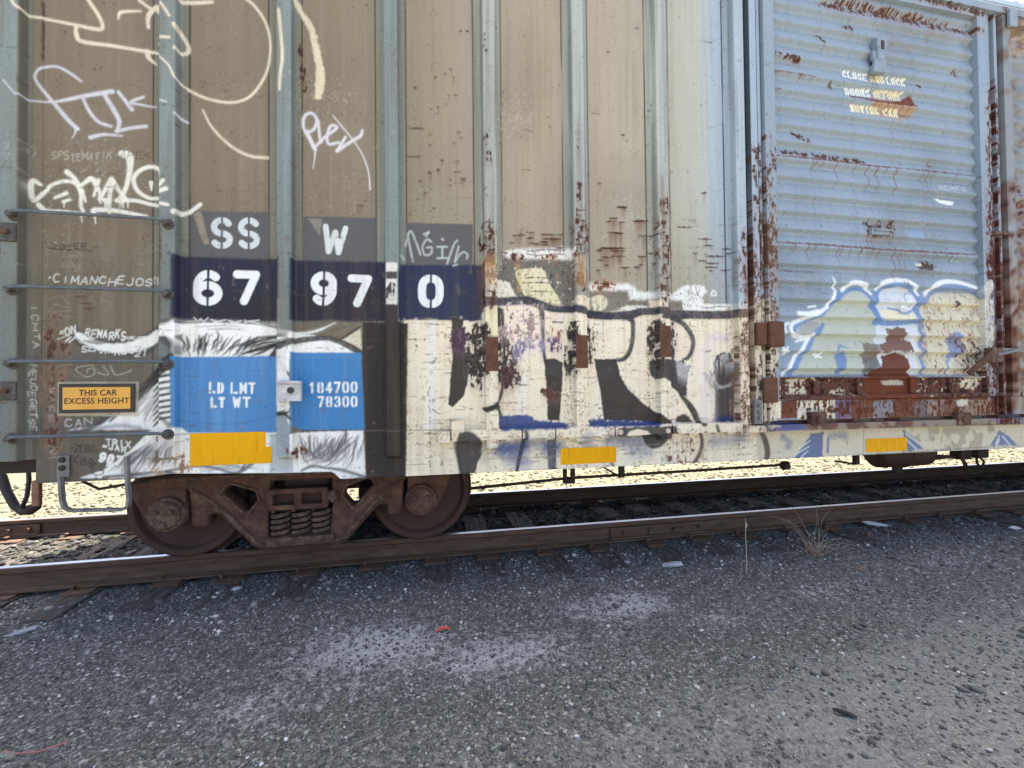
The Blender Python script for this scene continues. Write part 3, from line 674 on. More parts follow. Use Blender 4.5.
# ================================================================== paint: tags
IV, LV = (228, 216, 196), (214, 212, 222)
for P, w_ in ((u2((20, 0), (30, 20), (75, 12), (105, 35), (140, 82), (230, 97), (390, 128), (525, 155), (550, 135), (525, 75), (475, 0)), [4, 3, 2, 2, 2.6, 3, 3.2, 4, 3.6, 3.4, 3.6]),
              (u2((407, 138), (408, 180), (440, 220), (600, 243), (790, 275), (855, 288)), [3, 4, 4, 3.4, 3.4, 2.4]),
              (u2((790, 275), (800, 310), (845, 350)), [5, 4, 1]), (u2((635, 100), (645, 65), (700, 57), (757, 57)), [1, 3.4, 2.6, 1.6]),
              (u2((750, 0), (815, 45), (855, 40)), [3, 3, 4]), (u2((855, 40), (820, 55), (795, 90), (797, 145)), [5, 5, 4, 3]), (u2((840, 40), (860, 70)), [4, 3]),
              (u2((865, 35), (900, 65), (940, 125)), 2.6), (u2((862, 237), (940, 242)), 2.8), (u2((965, 170), (1010, 240), (1010, 285), (970, 295)), [4, 3.6, 4, 3.4]),
              (u2((870, 325), (935, 385), (970, 450), (1020, 485)), 2.2), (u2((965, 10), (1000, 15), (1024, 10)), 3),
              (fA((690, 330), (760, 360), (850, 373), (920, 345), (975, 260), (988, 160), (970, 80), (930, 20), (900, -5)), 2.5),
              (fA((740, 400), (775, 465), (840, 530), (910, 568), (978, 576)), [1.2, 2.2, 2.6, 2.8, 3]),
              (fA((660, 10), (720, 8), (775, 5)), [4, 4, 3]), (fD((152, 62), (158, 130), (165, 230), (157, 300), (155, 350)), [2.4, 3, 3, 2.6, 2])):
    stroke(P, w_, IV, .95, .6)
stroke(fD((195, -10), (230, 55), (262, 110), (278, 180), (290, 240), (292, 300), (285, 350)), [5, 5.5, 6, 7, 8, 9, 7], (226, 214, 188), .95, 1.4, rough=1.2)
for P, w_ in ((u2((435, 435), (380, 395), (310, 358), (250, 358), (205, 375), (187, 410), (200, 445), (250, 510), (310, 580), (370, 650), (415, 692)), [2, 2.4, 2.4, 2.4, 2.4, 2.6, 2.4, 3, 4, 4, 4]),
              (u2((405, 690), (400, 720), (385, 742)), [2, 1.4, .8]), (u2((130, 540), (250, 547), (330, 540), (450, 515), (600, 490)), [1.2, 1.8, 3, 4, 5]),
              (u2((445, 530), (480, 600), (530, 655), (595, 678)), [2.6, 3, 3, 3]), (u2((565, 515), (610, 590), (640, 650), (630, 705)), [4, 4.4, 4, 3.4]),
              (u2((625, 705), (700, 688), (785, 678)), [3, 3.2, 3.6]), (u2((485, 738), (560, 722), (655, 730)), [4, 3, 1.6]),
              (u2((635, 492), (680, 550), (708, 588)), [3, 3.4, 4]), (u2((770, 520), (700, 548), (760, 562), (840, 578)), [2.6, 2.8, 2, 1.2]),
              (u2((860, 560), (925, 583)), 1.6), (u2((70, 470), (130, 540)), 1.4), (u2((970, 640), (1010, 660)), 2.4)):
    stroke(P, w_, LV, .93, .6)
TW = (236, 232, 222)
for P, w_ in ((t1((110, 240), (70, 220), (58, 260), (75, 325), (130, 280), (170, 240), (240, 220), (300, 235), (325, 290), (325, 350), (345, 400)), [3, 5, 5, 4.6, 3.6, 3.6, 3.8, 4, 3.6, 3.4, 3]),
              (t1((100, 350), (140, 380), (230, 385), (345, 396)), [5, 4, 4, 2.4]), (t1((185, 310), (245, 285)), [3, 4]), (t1((230, 330), (265, 320)), [3.4, 2.6]), (t1((235, 330), (234, 360)), [2, 1]),
              (t1((250, 170), (290, 205), (330, 270), (350, 330)), [5, 4, 3.4, 2]), (t1((330, 240), (370, 210), (380, 205)), [3, 5, 5]), (t1((395, 300), (420, 215)), [2, 4]),
              (t1((395, 215), (420, 270), (430, 335)), [5, 4, 2]), (t1((425, 320), (490, 215), (480, 300), (480, 400)), [3, 5, 4, 1.6]), (t1((490, 210), (530, 270), (570, 320)), [5, 4, 4]),
              (t1((548, 72), (585, 85), (590, 150), (570, 250), (545, 300), (520, 325)), [7, 8, 5, 4, 4, 3]),
              (t1((760, 255), (770, 200), (750, 160), (700, 142), (640, 165), (610, 210), (630, 270), (690, 310), (745, 315)), [3, 4, 4, 4, 4, 4, 4, 3.6, 3.4]),
              (t1((705, 228), (706, 270)), [4, 1]), (t1((765, 285), (800, 240)), [2.4, 3.4]), (t1((775, 300), (815, 285)), [3.4, 4.4]),
              (t1((520, 325), (620, 325), (700, 345), (825, 370)), [4, 3.6, 3.6, 3]), (t1((450, 320), (480, 325)), 4),
              (t1((395, 400), (400, 375), (500, 378), (600, 395), (680, 410)), [4, 5, 4, 4, 3]), (t1((855, 405), (910, 390), (970, 345)), [5, 4, 3.6]), (t1((325, 400), (332, 440)), [1.4, .8]), (t1((400, 400), (405, 450)), [2, 1])):
    stroke(P, w_, TW, .97, .6)
for x in (455, 465, 530, 540, 552, 578): stroke(t1((x, 330), (x+2, 365)), [2, .8], TW, .9, .5)
scrawl('SPSTEMATIK', t1((165, 105))[0], t1((490, 105))[0], 8.5, .9, (206, 200, 188), .6, 4)
scrawl('APEK', t1((530, 102))[0], t1((700, 100))[0], 7, .8, (88, 80, 72), .8, 6)
for P, w_ in ((fD((275, 545), (250, 500), (232, 465), (235, 425), (260, 412), (280, 435), (270, 470), (240, 485)), 2.8), (fD((245, 480), (270, 540)), 3), (fD((285, 440), (290, 490), (295, 520)), 2.6), (fD((270, 540), (310, 500), (350, 470), (350, 460), (330, 460), (318, 500), (325, 525), (360, 520)), 2.6),
              (fD((340, 422), (380, 470), (420, 520), (450, 570), (470, 630), (476, 695)), [1.2, 1.4, 1.2, 1.2, 1.4, 1.6]), (fD((355, 550), (400, 520), (440, 495), (447, 475)), [3.4, 3, 3, 2]), (fD((275, 545), (272, 580), (266, 615)), [1.8, 1.2, .8]), (fD((355, 550), (385, 500)), 2.4)):
    stroke(P, w_, (222, 218, 226), .95, .6)
# the pale tag on the grey block
for P in (fE((605, 205), (615, 162), (626, 150), (640, 180), (652, 212), (660, 236)), fE((700, 188), (684, 180), (668, 205), (676, 236), (698, 232), (701, 210), (684, 210)), fE((680, 168), (690, 152)), fE((722, 207), (757, 207)), fE((740, 207), (740, 247)), fE((722, 249), (762, 248)), fE((739, 178), (743, 182)), fE((758, 268), (782, 200), (795, 184)), fE((800, 205), (786, 262), (800, 240), (818, 226), (832, 236), (830, 250)), fE((795, 272), (780, 276)), fE((590, 240), (600, 255)), fE((612, 160), (632, 260)), fE((690, 155), (672, 160))):
    stroke(P, 1.9, (196, 206, 208), .8, .9)
scrawl('CIMANCHEJOS', t2((62, 255))[0], t2((590, 268))[0], 8.5, 1.1, (226, 224, 216), .95, 2)
scrawl('"', t2((35, 245))[0], t2((52, 245))[0], 6, 1, (226, 224, 216), .9, 2)
scrawl('19', t2((598, 262))[0], t2((632, 262))[0], 7, .9, (220, 216, 208), .9, 2)
scrawl('ROZER', t2((55, 78))[0], t2((240, 78))[0], 6, .9, (50, 46, 44), .9, 7)
stroke(t2((42, 62), (60, 72), (240, 78), (280, 82)), .9, (50, 46, 44), .9, .5)
scrawl('REMARKS', t2((232, 548))[0], t2((450, 556))[0], 9, 1.2, (240, 240, 238), .95, 3)
scrawl('=ON', t2((100, 545))[0], t2((190, 522))[0], 8, 1.1, (238, 238, 234), .95, 5)
for P in (t2((440, 540), (575, 540)), t2((430, 550), (560, 548)), t2((95, 550), (150, 530)), t2((150, 570), (185, 540)), t2((130, 565), (160, 540))): stroke(P, 1.0, (232, 232, 230), .9, .5, rough=.8)
scrawl('SEMARKS-21', t2((215, 618))[0], t2((560, 645))[0], 7.5, 1.1, (240, 240, 238), .95, 9)
for i in range(20):
    a = rng.uniform(30, 600); b = rng.choice([rng.uniform(40, 180), rng.uniform(340, 450), rng.uniform(690, 740)])
    stroke(t2((a, b), (a+rng.uniform(-40, 60), b+rng.uniform(-30, 40)), (a+rng.uniform(10, 120), b+rng.uniform(-30, 30))), .7, (168, 162, 150), .5, .5)
for P in (t2((280, 690), (200, 700), (190, 720), (240, 750), (280, 740), (285, 710), (250, 712), (245, 735)), t2((330, 690), (360, 740), (300, 730)), t2((370, 690), (400, 740), (480, 720))): stroke(P, .9, (196, 190, 182), .8, .5)
scrawl('ICHTA', t3((112, 95))[0], t3((130, 265))[0], 6.5, .9, (200, 204, 200), .8, 3)
scrawl('HEUDEGETSE', t3((112, 325))[0], t3((112, 578))[0], 8, 1.0, (208, 210, 206), .85, 5)
scrawl('WACE', t3((182, 410))[0], t3((190, 545))[0], 5.5, .8, (186, 170, 160), .7, 6)
scrawl('VOLK', t3((-2, 80))[0], t3((-2, 270))[0], 6, .9, (190, 196, 190), .7, 8)
scrawl('CAN', t4((165, 120))[0], t4((350, 100))[0], 7.5, 1.0, (206, 204, 206), .85, 2)
scrawl('KNRMS', t4((450, 135))[0], t4((690, 125))[0], 5, .8, (206, 206, 212), .8, 4)
scrawl('=ZERO-', t4((200, 285))[0], t4((392, 298))[0], 8, 1.0, (44, 42, 42), .95, 11, .08)
scrawl('DBR', t4((232, 352))[0], t4((345, 390))[0], 8, 1.0, (44, 42, 42), .95, 12, .08)
stroke(t4((345, 385), (380, 365), (350, 410), (370, 440), (420, 440), (435, 420), (415, 405)), 1.0, (44, 42, 42), .9, .5)
scrawl('TRIX', t4((450, 245))[0], t4((620, 260))[0], 7.5, 1.4, (238, 238, 236), .95, 21, .08, -.1)
scrawl('=JAR', t4((425, 262))[0], t4((590, 292))[0], 6.5, 1.3, (238, 238, 236), .95, 22, .08, -.1)
scrawl('907', t4((392, 352))[0], t4((550, 385))[0], 10.5, 3.0, (240, 240, 238), .98, 23, .05, .1)
scrawl('=', t4((445, 395))[0], t4((490, 395))[0], 5, 1.6, (238, 238, 236), .95, 2, .03)
for P in (t4((55, 240), (100, 260), (70, 290), (110, 300)), t4((60, 330), (120, 320)), t4((560, 350), (600, 345), (590, 380), (560, 420), (600, 430))): stroke(P, 1.0, (170, 168, 160), .7, .6)
scrawl('WXXK', fB((705, 485))[0], fB((945, 490))[0], 5, 1.2, (226, 226, 226), .9, 12)
# spilled paint and bolts near the sign
poly([(57, 382), (138, 382), (138, 416), (57, 416)], (196, 186, 168), .75, .6, .6)
# faint scribbles on the tan sheets
for i in range(26):
    a = rng.uniform(190, 265); b = rng.uniform(20, 200)
    stroke([(a, b), (a+rng.uniform(-8, 8), b+rng.uniform(2, 10)), (a+rng.uniform(-8, 12), b+rng.uniform(0, 16))], .6, (118, 106, 92) if i % 2 else (160, 148, 132), .5, .5)
for i in range(14):
    a = rng.uniform(310, 365); b = rng.uniform(168, 205)
    stroke([(a, b), (a+rng.uniform(-6, 8), b+rng.uniform(2, 10)), (a+rng.uniform(-8, 12), b+rng.uniform(0, 12))], .6, (170, 158, 138), .5, .6)

# ================================================================== paint: the door
LB, DBL = (206, 216, 228), (106, 138, 188)
poly(u1((330, 125), (400, 108), (440, 128), (457, 180), (470, 220), (470, 400), (420, 485), (90, 490), (150, 400), (200, 320), (250, 255), (180, 300), (130, 308), (110, 278), (160, 245), (240, 210), (290, 165)), (196, 200, 182), .74, 1, .8)
poly(u1((140, 262), (200, 250), (235, 258), (180, 300), (130, 300)), (158, 160, 158), .8, 1, 1, True)
poly(u1((640, 160), (700, 135), (745, 122), (920, 125), (942, 170), (945, 488), (630, 488), (640, 300)), (224, 217, 190), .8, 1, .9)
poly(u1((485, 110), (560, 90), (640, 100), (660, 180), (660, 480), (500, 480), (470, 330), (480, 200)), (214, 218, 226), .93, 1, .8)
poly(u1((495, 200), (560, 190), (640, 210), (650, 245), (520, 245)), (232, 222, 190), .9, 1, .6)
stroke(u1((110, 300), (112, 275), (160, 245), (230, 215), (280, 170), (320, 130), (370, 98), (420, 103), (447, 140), (462, 185), (475, 225)), [4, 5, 5, 5, 5.5, 5.5, 6, 6, 5, 4, 3], DBL, .93, .7, rough=.6)
stroke(u1((250, 258), (210, 310), (170, 370), (120, 440), (95, 490)), [2, 5, 5, 5.5, 5], DBL, .9, .7, rough=.6)
stroke(u1((480, 255), (478, 190), (478, 135), (505, 98), (560, 84), (620, 92), (655, 130), (662, 170)), [5, 5, 5, 5.5, 5.5, 5, 4.6, 4], DBL, .93, .7, rough=.6)
stroke(u1((480, 200), (490, 245), (540, 258), (665, 250)), [4, 5, 4.6, 4], DBL, .92, .7, rough=.6)
stroke(u1((540, 190), (580, 200), (610, 215), (660, 190)), [2, 2.4, 2.6, 2], DBL, .8, .7)
stroke(u1((690, 170), (720, 122), (770, 100), (830, 94), (895, 108), (925, 122)), [4, 5.5, 6, 6, 5, 4], (118, 140, 180), .93, .8, rough=1)
stroke(u1((680, 155), (662, 200), (668, 240), (688, 262), (672, 295), (690, 330), (674, 360), (692, 390), (682, 420), (685, 480)), [7, 6, 5, 5.4, 4, 5, 4, 5, 4, 4], DBL, .92, .7, rough=.6)
poly(u1((797, 312), (830, 294), (862, 310), (868, 390), (845, 412), (800, 412)), DBL, .9, .9, 1)
stroke(u1((812, 410), (792, 440), (795, 480)), 2.4, DBL, .8, .8)
poly(u1((300, 400), (325, 385), (352, 405), (345, 440), (325, 480), (300, 480)), DBL, .9, .9, .8, True)
stroke(u1((303, 385), (315, 360), (350, 370)), [2, 2.4, 1], DBL, .8, .7)
for P, w_ in ((u1((330, 112), (360, 85), (390, 78), (430, 90), (455, 125)), [3, 4, 4.4, 4, 3]), (u1((485, 105), (510, 78), (560, 66), (620, 72), (655, 100), (668, 130)), [3, 4, 4, 4, 3.4, 3]), (u1((700, 130), (740, 90), (790, 72), (850, 76), (915, 100)), [3, 3.6, 4, 4, 3]),
              (u1((285, 55), (292, 95), (300, 115), (275, 160), (265, 185)), [1, 2, 2.4, 3, 3]), (u1((265, 185), (215, 215), (150, 240), (105, 265), (100, 300), (140, 318), (200, 310)), [3, 3.6, 3.6, 3.6, 3.4, 3.4, 2]),
              (u1((130, 215), (170, 215), (225, 200)), [4, 3.6, 2]), (u1((95, 255), (70, 270), (72, 300)), [2, 3, 2]), (u1((195, 310), (130, 395), (60, 495)), [3, 3.4, 3]), (u1((120, 340), (160, 330), (190, 325)), [1.6, 2.6, 1.6]),
              (u1((55, 380), (85, 385)), 2), (u1((62, 365), (75, 395)), 2), (u1((65, 395), (82, 365)), 1.6), (u1((205, 395), (240, 410)), 2), (u1((215, 410), (235, 392)), 2), (u1((180, 185), (215, 180)), 2),
              (u1((620, 130), (605, 150), (615, 165), (632, 155), (628, 135)), 1.4), (u1((600, 180), (640, 195)), 1.6)):
    stroke(P, w_, (240, 243, 248), .95, .7)
stroke(u1((605, 160), (610, 130), (630, 125)), 1.2, DBL, .8, .6)
# stencilled notice on the door
YW = (238, 232, 206)
text('CLOSE', u6((183, 358))[0], u6((372, 392))[0], 9.0, 1.9, (244, 246, 244), 1, gap=.16, cut=.05)
text('AND', u6((395, 398))[0], u6((508, 412))[0], 9.0, 1.9, (244, 234, 186), 1, gap=.16, cut=.05)
text('LOCK', u6((525, 412))[0], u6((668, 430))[0], 9.0, 1.9, (244, 240, 218), 1, gap=.16, cut=.05)
poly(u6((400, 510), (740, 575), (735, 640), (640, 690), (420, 650)), (176, 140, 104), .75, 3, 1)
text('DOORS', u6((205, 496))[0], u6((402, 512))[0], 9.0, 1.9, (244, 244, 236), 1, gap=.16, cut=.05)
text('BEFORE', u6((428, 516))[0], u6((642, 540))[0], 8.8, 1.8, (244, 230, 186), .97, gap=.16, cut=.05, wear=.24)
text('MOVING', u6((246, 625))[0], u6((470, 652))[0], 9.2, 1.9, (244, 234, 190), 1, gap=.16, cut=.05)
text('CAR', u6((498, 655))[0], u6((612, 672))[0], 9.2, 1.9, (244, 236, 204), 1, gap=.16, cut=.05)
poly(u6((400, 530), (520, 545), (620, 540), (705, 490), (735, 510), (735, 575), (640, 575), (520, 555), (400, 540)), (112, 60, 44), .93, .8, .8, rust=.9)
stroke(u6((240, 508), (330, 520), (420, 540), (560, 560), (745, 578)), [1, 1.6, 2.2, 2.4, 1.4], (104, 58, 42), .9, .7, rough=.8, rust=.9)
for x in (430, 470, 520, 580, 640, 690): drip(*u6((x, 560))[0], 9, 1.4, .6, x)
stroke(u6((625, 650), (700, 655)), 1.8, (104, 58, 42), .8, .6, rough=1, rust=.9)
drip(*u6((410, 230))[0], 38, 1.5, .65, 2); drip(*u6((440, 260))[0], 26, 2.4, .4, 3)
# rust lines along the ridges of the door
def ridge(f, P, seed, ndrip, hmax, w_=1.4):
    p = f(*P); stroke(p, [w_*.6]+[w_]*(len(p)-2)+[w_*.6], (112, 68, 50), .9, .6, rough=1.0, rust=.9)
    r = random.Random(seed)
    for i in range(ndrip):
        t = r.uniform(.03, .97)*(len(p)-1); k = min(int(t), len(p)-2); a = t-k
        x = p[k][0]*(1-a)+p[k+1][0]*a; y = p[k][1]*(1-a)+p[k+1][1]*a
        drip(x, y, r.uniform(.25, 1)*hmax, r.uniform(.8, 1.7), r.uniform(.4, .75), seed*50+i)
ridge(fJ, [(110, 567), (220, 575), (340, 588), (470, 605), (640, 620), (840, 642)], 3, 14, 30)
ridge(fK, [(122, 190), (270, 198), (420, 210), (560, 220), (700, 228), (850, 236)], 4, 16, 16, 1.7)
ridge(fJ, [(112, 258), (190, 268), (262, 280)], 5, 3, 6, 1.2)
ridge(fK, [(125, 290), (200, 296), (262, 298)], 6, 2, 4, .9)
ridge(fJ, [(105, 320), (140, 325)], 7, 2, 5, 1)
for a, b, h in ((460, 105, 70), (475, 120, 50), (555, 210, 50), (575, 220, 22), (545, 160, 16), (430, 205, 10), (350, 205, 14), (240, 200, 12)): drip(*fK((a, b))[0], h/2+10, 1.5, .6, a+b)
for P in (fJ((270, 120), (300, 150)), fJ((120, 190), (200, 215)), fJ((360, 95), (400, 100)), fJ((150, 550), (420, 590)), fJ((180, 480), (240, 515)), fJ((320, 300), (335, 320)), fJ((640, 300), (655, 320)), fJ((770, 255), (790, 270)), fJ((680, 595), (700, 615))):
    x0, y0 = P[0]; x1, y1 = P[1]
    flakes([(x0, y0-1.5), (x1, y1-3), (x1, y1+2), (x0, y0+2)], (96, 70, 56), .72, .8, 1.5, int(x0))
scrawl('GERES', fJ((715, 692))[0], fJ((815, 700))[0], 5, .7, (214, 220, 226), .7, 2)
poly(fJ((700, 722), (775, 735), (765, 750), (735, 748)), (238, 240, 240), .95, .7, 1)
poly(fK((600, 150), (650, 145), (670, 175), (610, 180)), (136, 168, 208), .6, 3)
flakes(fK((450, 115), (550, 115), (545, 160), (455, 165)), (104, 74, 60), .7, .7, 2, 4)
flakes(fK((630, 265), (690, 260), (690, 295), (640, 290)), (90, 74, 66), .75, .6, 2, 6)
poly(fK((632, 268), (655, 266), (655, 276), (635, 278)), (230, 230, 224), .9, .7, 1)
flakes(fK((670, 400), (860, 400), (860, 660), (670, 660)), (112, 78, 56), .07, .7, 6, 17, NK)
flakes(fK((780, 560), (880, 560), (880, 680), (820, 670)), (100, 66, 54), .45, .8, 6, 21)
stroke(fK((782, 412), (786, 418)), 4.6, (70, 46, 40), .95, 1, rough=1)
for y0, y1, x0, x1, o in ((160, 215, 775, 975, .14), (243, 285, 778, 980, .18), (75, 135, 868, 922, .3), (30, 60, 860, 975, .2), (225, 300, 868, 905, .3)):
    sl, m = polymask(rect(x0, y0, x1, y1), 6)
    put(sl, m*ss(.55, .85, np.roll(NS, y0*3, 1)[sl])*o, (150, 112, 82), .5)
# the large brown burn at the foot of the door
RB = (108, 60, 42)
poly(u1((520, 285), (580, 275), (612, 285), (605, 325), (640, 345), (640, 385), (500, 388), (488, 350), (530, 345)), (112, 70, 54), .9, .9, 2, rust=.9)
poly(u1((420, 345), (490, 350), (495, 400), (430, 440), (415, 400)), (120, 104, 94), .85, 1, 1.6, rust=.5)
poly(u1((420, 420), (490, 400), (490, 450), (440, 480), (415, 470)), (104, 100, 100), .8, 1, 1.2)
poly(u1((510, 405), (560, 388), (615, 402), (628, 420), (620, 460), (640, 520), (655, 620), (420, 620), (430, 520), (460, 470), (500, 450)), RB, .97, .8, .8, rust=1)
# rusted kick plate and the patched strip below it
sl, m = polymask([(776, 377), (985, 377), (985, 400), (776, 400)], .8)
put(sl, m*.96, (96, 58, 46), .95)
put(sl, m*ss(.66, .74, NF[sl]*.5+NM[sl]*.5+.02), (190, 178, 154), .4)
put(sl, m*ss(.55, .62, np.roll(NF, 77, 1)[sl]), (60, 40, 38), .9)
for P in (t8((92, 80), (175, 80), (185, 150), (95, 150)), t8((290, 130), (350, 130), (355, 152), (280, 150)), t8((850, 72), (945, 75), (940, 100), (900, 130), (850, 120))):
    sl, m = polymask(P, 1, 1.5); put(sl, m*ss(.4, .5, NF[sl])*.9, (214, 204, 182), .3)
poly(t8((440, 60), (640, 60), (660, 175), (430, 175)), RB, .95, .9, 1.4, rust=1)
poly(t8((505, 92), (560, 86), (605, 92), (605, 108), (520, 108)), (196, 190, 178), .8, .8, 1)
x_, strip = 15, ((65, CREAM), (135, (104, 58, 42)), (300, (226, 222, 208)), (365, (92, 98, 148)), (465, (106, 64, 50)), (550, (128, 138, 152)), (640, (108, 64, 48)), (700, (96, 100, 108)), (765, (138, 128, 124)), (830, (104, 72, 60)), (1020, (140, 126, 110)))
for x1, c in strip:
    poly(t8((x_, 178), (x1, 172), (x1, 250), (x_, 255)), c, .96, .7, .8, rust=.9 if c[0] < 130 and c[2] < 60 else .3); x_ = x1
flakes(t8((140, 180), (1015, 168), (1015, 240), (140, 250)), (108, 62, 44), .42, .9, 3, 8)
for x, y in ((181, 215), (181, 232), (283, 203), (283, 222), (835, 180), (850, 200)): stroke(t8((x-4, y), (x+4, y)), 2.4, (70, 44, 36), .95, .6)
poly(t8((820, 175), (870, 172), (870, 195), (830, 205)), (214, 210, 200), .85, .8, 1.2)
# lower track face
sl, m = polymask([(757, 420), (1030, 414), (1030, 426), (757, 431)], .6)
put(sl, m*.9, (112, 72, 58), .8)
put(sl, m*ss(.5, .6, np.roll(NM, 31, 1)[sl])*.8, (150, 140, 126), .4)
poly([(757, 422), (795, 421), (795, 430), (757, 431)], (88, 94, 140), .93, .8, .8)
poly([(984, 415), (1024, 413), (1024, 422), (984, 424)], (120, 128, 152), .93, .8, .8)
# door posts and jamb hardware
flakes(rect(746, 150, 772, 330), (92, 68, 58), .26, .8, 5, 3)
flakes(rect(756, 190, 765, 345), (92, 62, 52), .5, .9, 3, 5)
flakes(rect(764, 215, 774, 330), (110, 84, 70), .35, .7, 3, 7)
poly(rect(766, 328, 774, 384), (226, 214, 190), .75, 1.5, 3, big=3)
flakes(rect(734, 300, 768, 420), (120, 88, 72), .2, .6, 4, 9)
poly(rect(749, 305, 768, 425), (226, 214, 194), .8, 2.5, 4, big=5)
flakes(rect(752, 310, 770, 425), (84, 66, 58), .24, .6, 4, 12)
for x0, x1, y0, y1, d in ((984, 995, 95, 250, .6), (984, 1000, 250, 430, .9), (1003, 1012, 320, 420, .75), (1000, 1024, 190, 300, .25)):
    flakes(rect(x0, y0, x1, y1), (92, 52, 42), d, .95, 5, x0)
poly(rect(989, 283, 995, 330), (70, 80, 118), .85, 1, 1)
flakes(rect(981, 286, 988, 345), (226, 222, 210), .5, .2, 2, 4)
# sill right of the track: pale with blue wedges
poly([(757, 431), (1030, 424), (1030, 447), (757, 465)], (218, 208, 188), .97, .8, .5)
sl, m = polymask([(757, 431), (1030, 424), (1030, 447), (757, 465)], 1)
put(sl, m*ss(.45, .75, np.roll(NB, 90, 0)[sl])*.5, (206, 198, 172))
sl2, m2 = polymask(t8((640, 295), (1000, 285), (1000, 375), (640, 400)), 2)
put(sl2, m2*ss(.46, .56, np.roll(NM, 71, 1)[sl2])*.6, (150, 142, 122))
WB = (98, 116, 158)
poly(t8((205, 318), (258, 312), (252, 428), (118, 440), (150, 400)), WB, .93, .8, 1.2)
for a, b in (((150, 385), (200, 350)), ((135, 410), (195, 375)), ((150, 430), (190, 395))): stroke(t8(a, b), [1.2, 2, 1], (226, 228, 230), .9, .7)
poly(t8((600, 296), (640, 330), (690, 385), (600, 400), (608, 340)), WB, .9, .9, 1)
for a, b in (((612, 340), (660, 385)), ((615, 320), (670, 360))): stroke(t8(a, b), 1.6, (216, 220, 226), .9, .7)
poly(t8((1020, 305), (1060, 330), (1100, 370), (980, 372)), WB, .9, .9, 1)
for a, b in (((1005, 365), (1020, 330)), ((1035, 330), (1065, 368)), ((1020, 345), (1010, 370))): stroke(t8(a, b), 1.6, (216, 220, 226), .9, .7)
stroke(t8((82, 335), (110, 360), (100, 375)), 6, (90, 110, 150), .6, 3, rough=2); stroke(t8((290, 330), (340, 325), (350, 335)), 6, (96, 116, 152), .6, 3, rough=2)
stroke(t8((278, 340), (276, 398)), 2.4, WB, .9, .8)
stroke(t8((-10, 315), (5, 350), (15, 400), (8, 440)), [5, 6, 6, 5], (86, 80, 74), .93, .8)
poly(t8((110, 432), (250, 425), (250, 437), (110, 445)), WB, .7, 1.2, 1)
for x in (252, 432, 608): stroke(t8((x, 305), (x, 432)), .9, (120, 124, 140), .8, .6)
stroke(t8((20, 432), (240, 425), (600, 402), (1000, 375)), 1.2, (126, 112, 98), .7, .7, rough=1)
# plate joints shown as dirt-filled lines
stroke([(43, 436), (188, 434)], 1.0, (86, 78, 72), .8, .6); stroke([(300, 430.5), (470, 430)], .9, (110, 96, 84), .85, .5)
# top right: flaking upper track and rusted first ridge
flakes(fJ((270, 0), (420, 5), (840, 110), (840, 125), (600, 80), (300, 20)), (108, 76, 64), .62, .8, 3, 3)
flakes(fJ((620, -5), (1040, 95), (1040, 112), (640, 14)), (106, 80, 68), .8, .8, 2, 6)
flakes(fJ((960, 110), (1024, 110), (1024, 200), (960, 190)), (150, 120, 96), .6, .7, 3, 6)

# grime that has run down over everything, and wear through to older coats
put(sl_of(PX0, 2.86, PZ0, PZ1), ss(.52, .85, np.roll(NS, 333, 1)[:, :sl_of(PX0, 2.86, PZ0, PZ1)[1].stop])*.16, (112, 98, 82))
a_ = sl_of(PX0, 6.2, PZ0, 2.7)
put(a_, ss(.70, .74, np.roll(NV, 120, 1)[a_]*.55+np.roll(NM, 210, 1)[a_]*.45)*.5, (120, 108, 96), .4)
put(a_, ss(.72, .75, np.roll(NHZ, 177, 1)[a_]*.6+np.roll(NK, 20, 0)[a_]*.4)*.5, (96, 82, 72), .4)

def sample(P):
    """paint colour at points lying on the side of the car"""
    u = np.clip((P[:, 0]-PX0)/RES-.5, 0, NW-1.001); v = np.clip((P[:, 2]-PZ0)/RES-.5, 0, NH-1.001)
    i = u.astype(int); j = v.astype(int); fu = (u-i)[:, None]; fv = (v-j)[:, None]
    return (CV[j, i]*(1-fu)+CV[j, i+1]*fu)*(1-fv)+(CV[j+1, i]*(1-fu)+CV[j+1, i+1]*fu)*fv
# ================================================================== materials
def newmat(name):
    m = bpy.data.materials.new(name); m.use_nodes = True
    n = m.node_tree.nodes; l = m.node_tree.links
    b = n['Principled BSDF']
    return m, n, l, b
def noise_node(n, l, scale, detail=4, rough=.55, coord='Object', stretch=None):
    tc = n.new('ShaderNodeTexCoord'); src = tc.outputs[coord]
    if stretch:
        mp = n.new('ShaderNodeMapping'); mp.inputs['Scale'].default_value = stretch
        l.new(src, mp.inputs[0]); src = mp.outputs[0]
    t = n.new('ShaderNodeTexNoise'); t.inputs['Scale'].default_value = scale
    t.inputs['Detail'].default_value = detail; t.inputs['Roughness'].default_value = rough
    l.new(src, t.inputs['Vector'])
    return t.outputs[0]
def ramp_node(n, l, src, stops):
    r = n.new('ShaderNodeValToRGB'); e = r.color_ramp.elements
    while len(e) < len(stops): e.new(.5)
    for el, (p, c) in zip(e, stops):
        el.position = p; el.color = (*c, 1)
    l.new(src, r.inputs[0]); return r.outputs[0]
def bump_node(n, l, src, strength, dist, normal=None):
    b = n.new('ShaderNodeBump'); b.inputs['Strength'].default_value = strength; b.inputs['Distance'].default_value = dist
    l.new(src, b.inputs['Height'])
    if normal: l.new(normal, b.inputs['Normal'])
    return b.outputs[0]
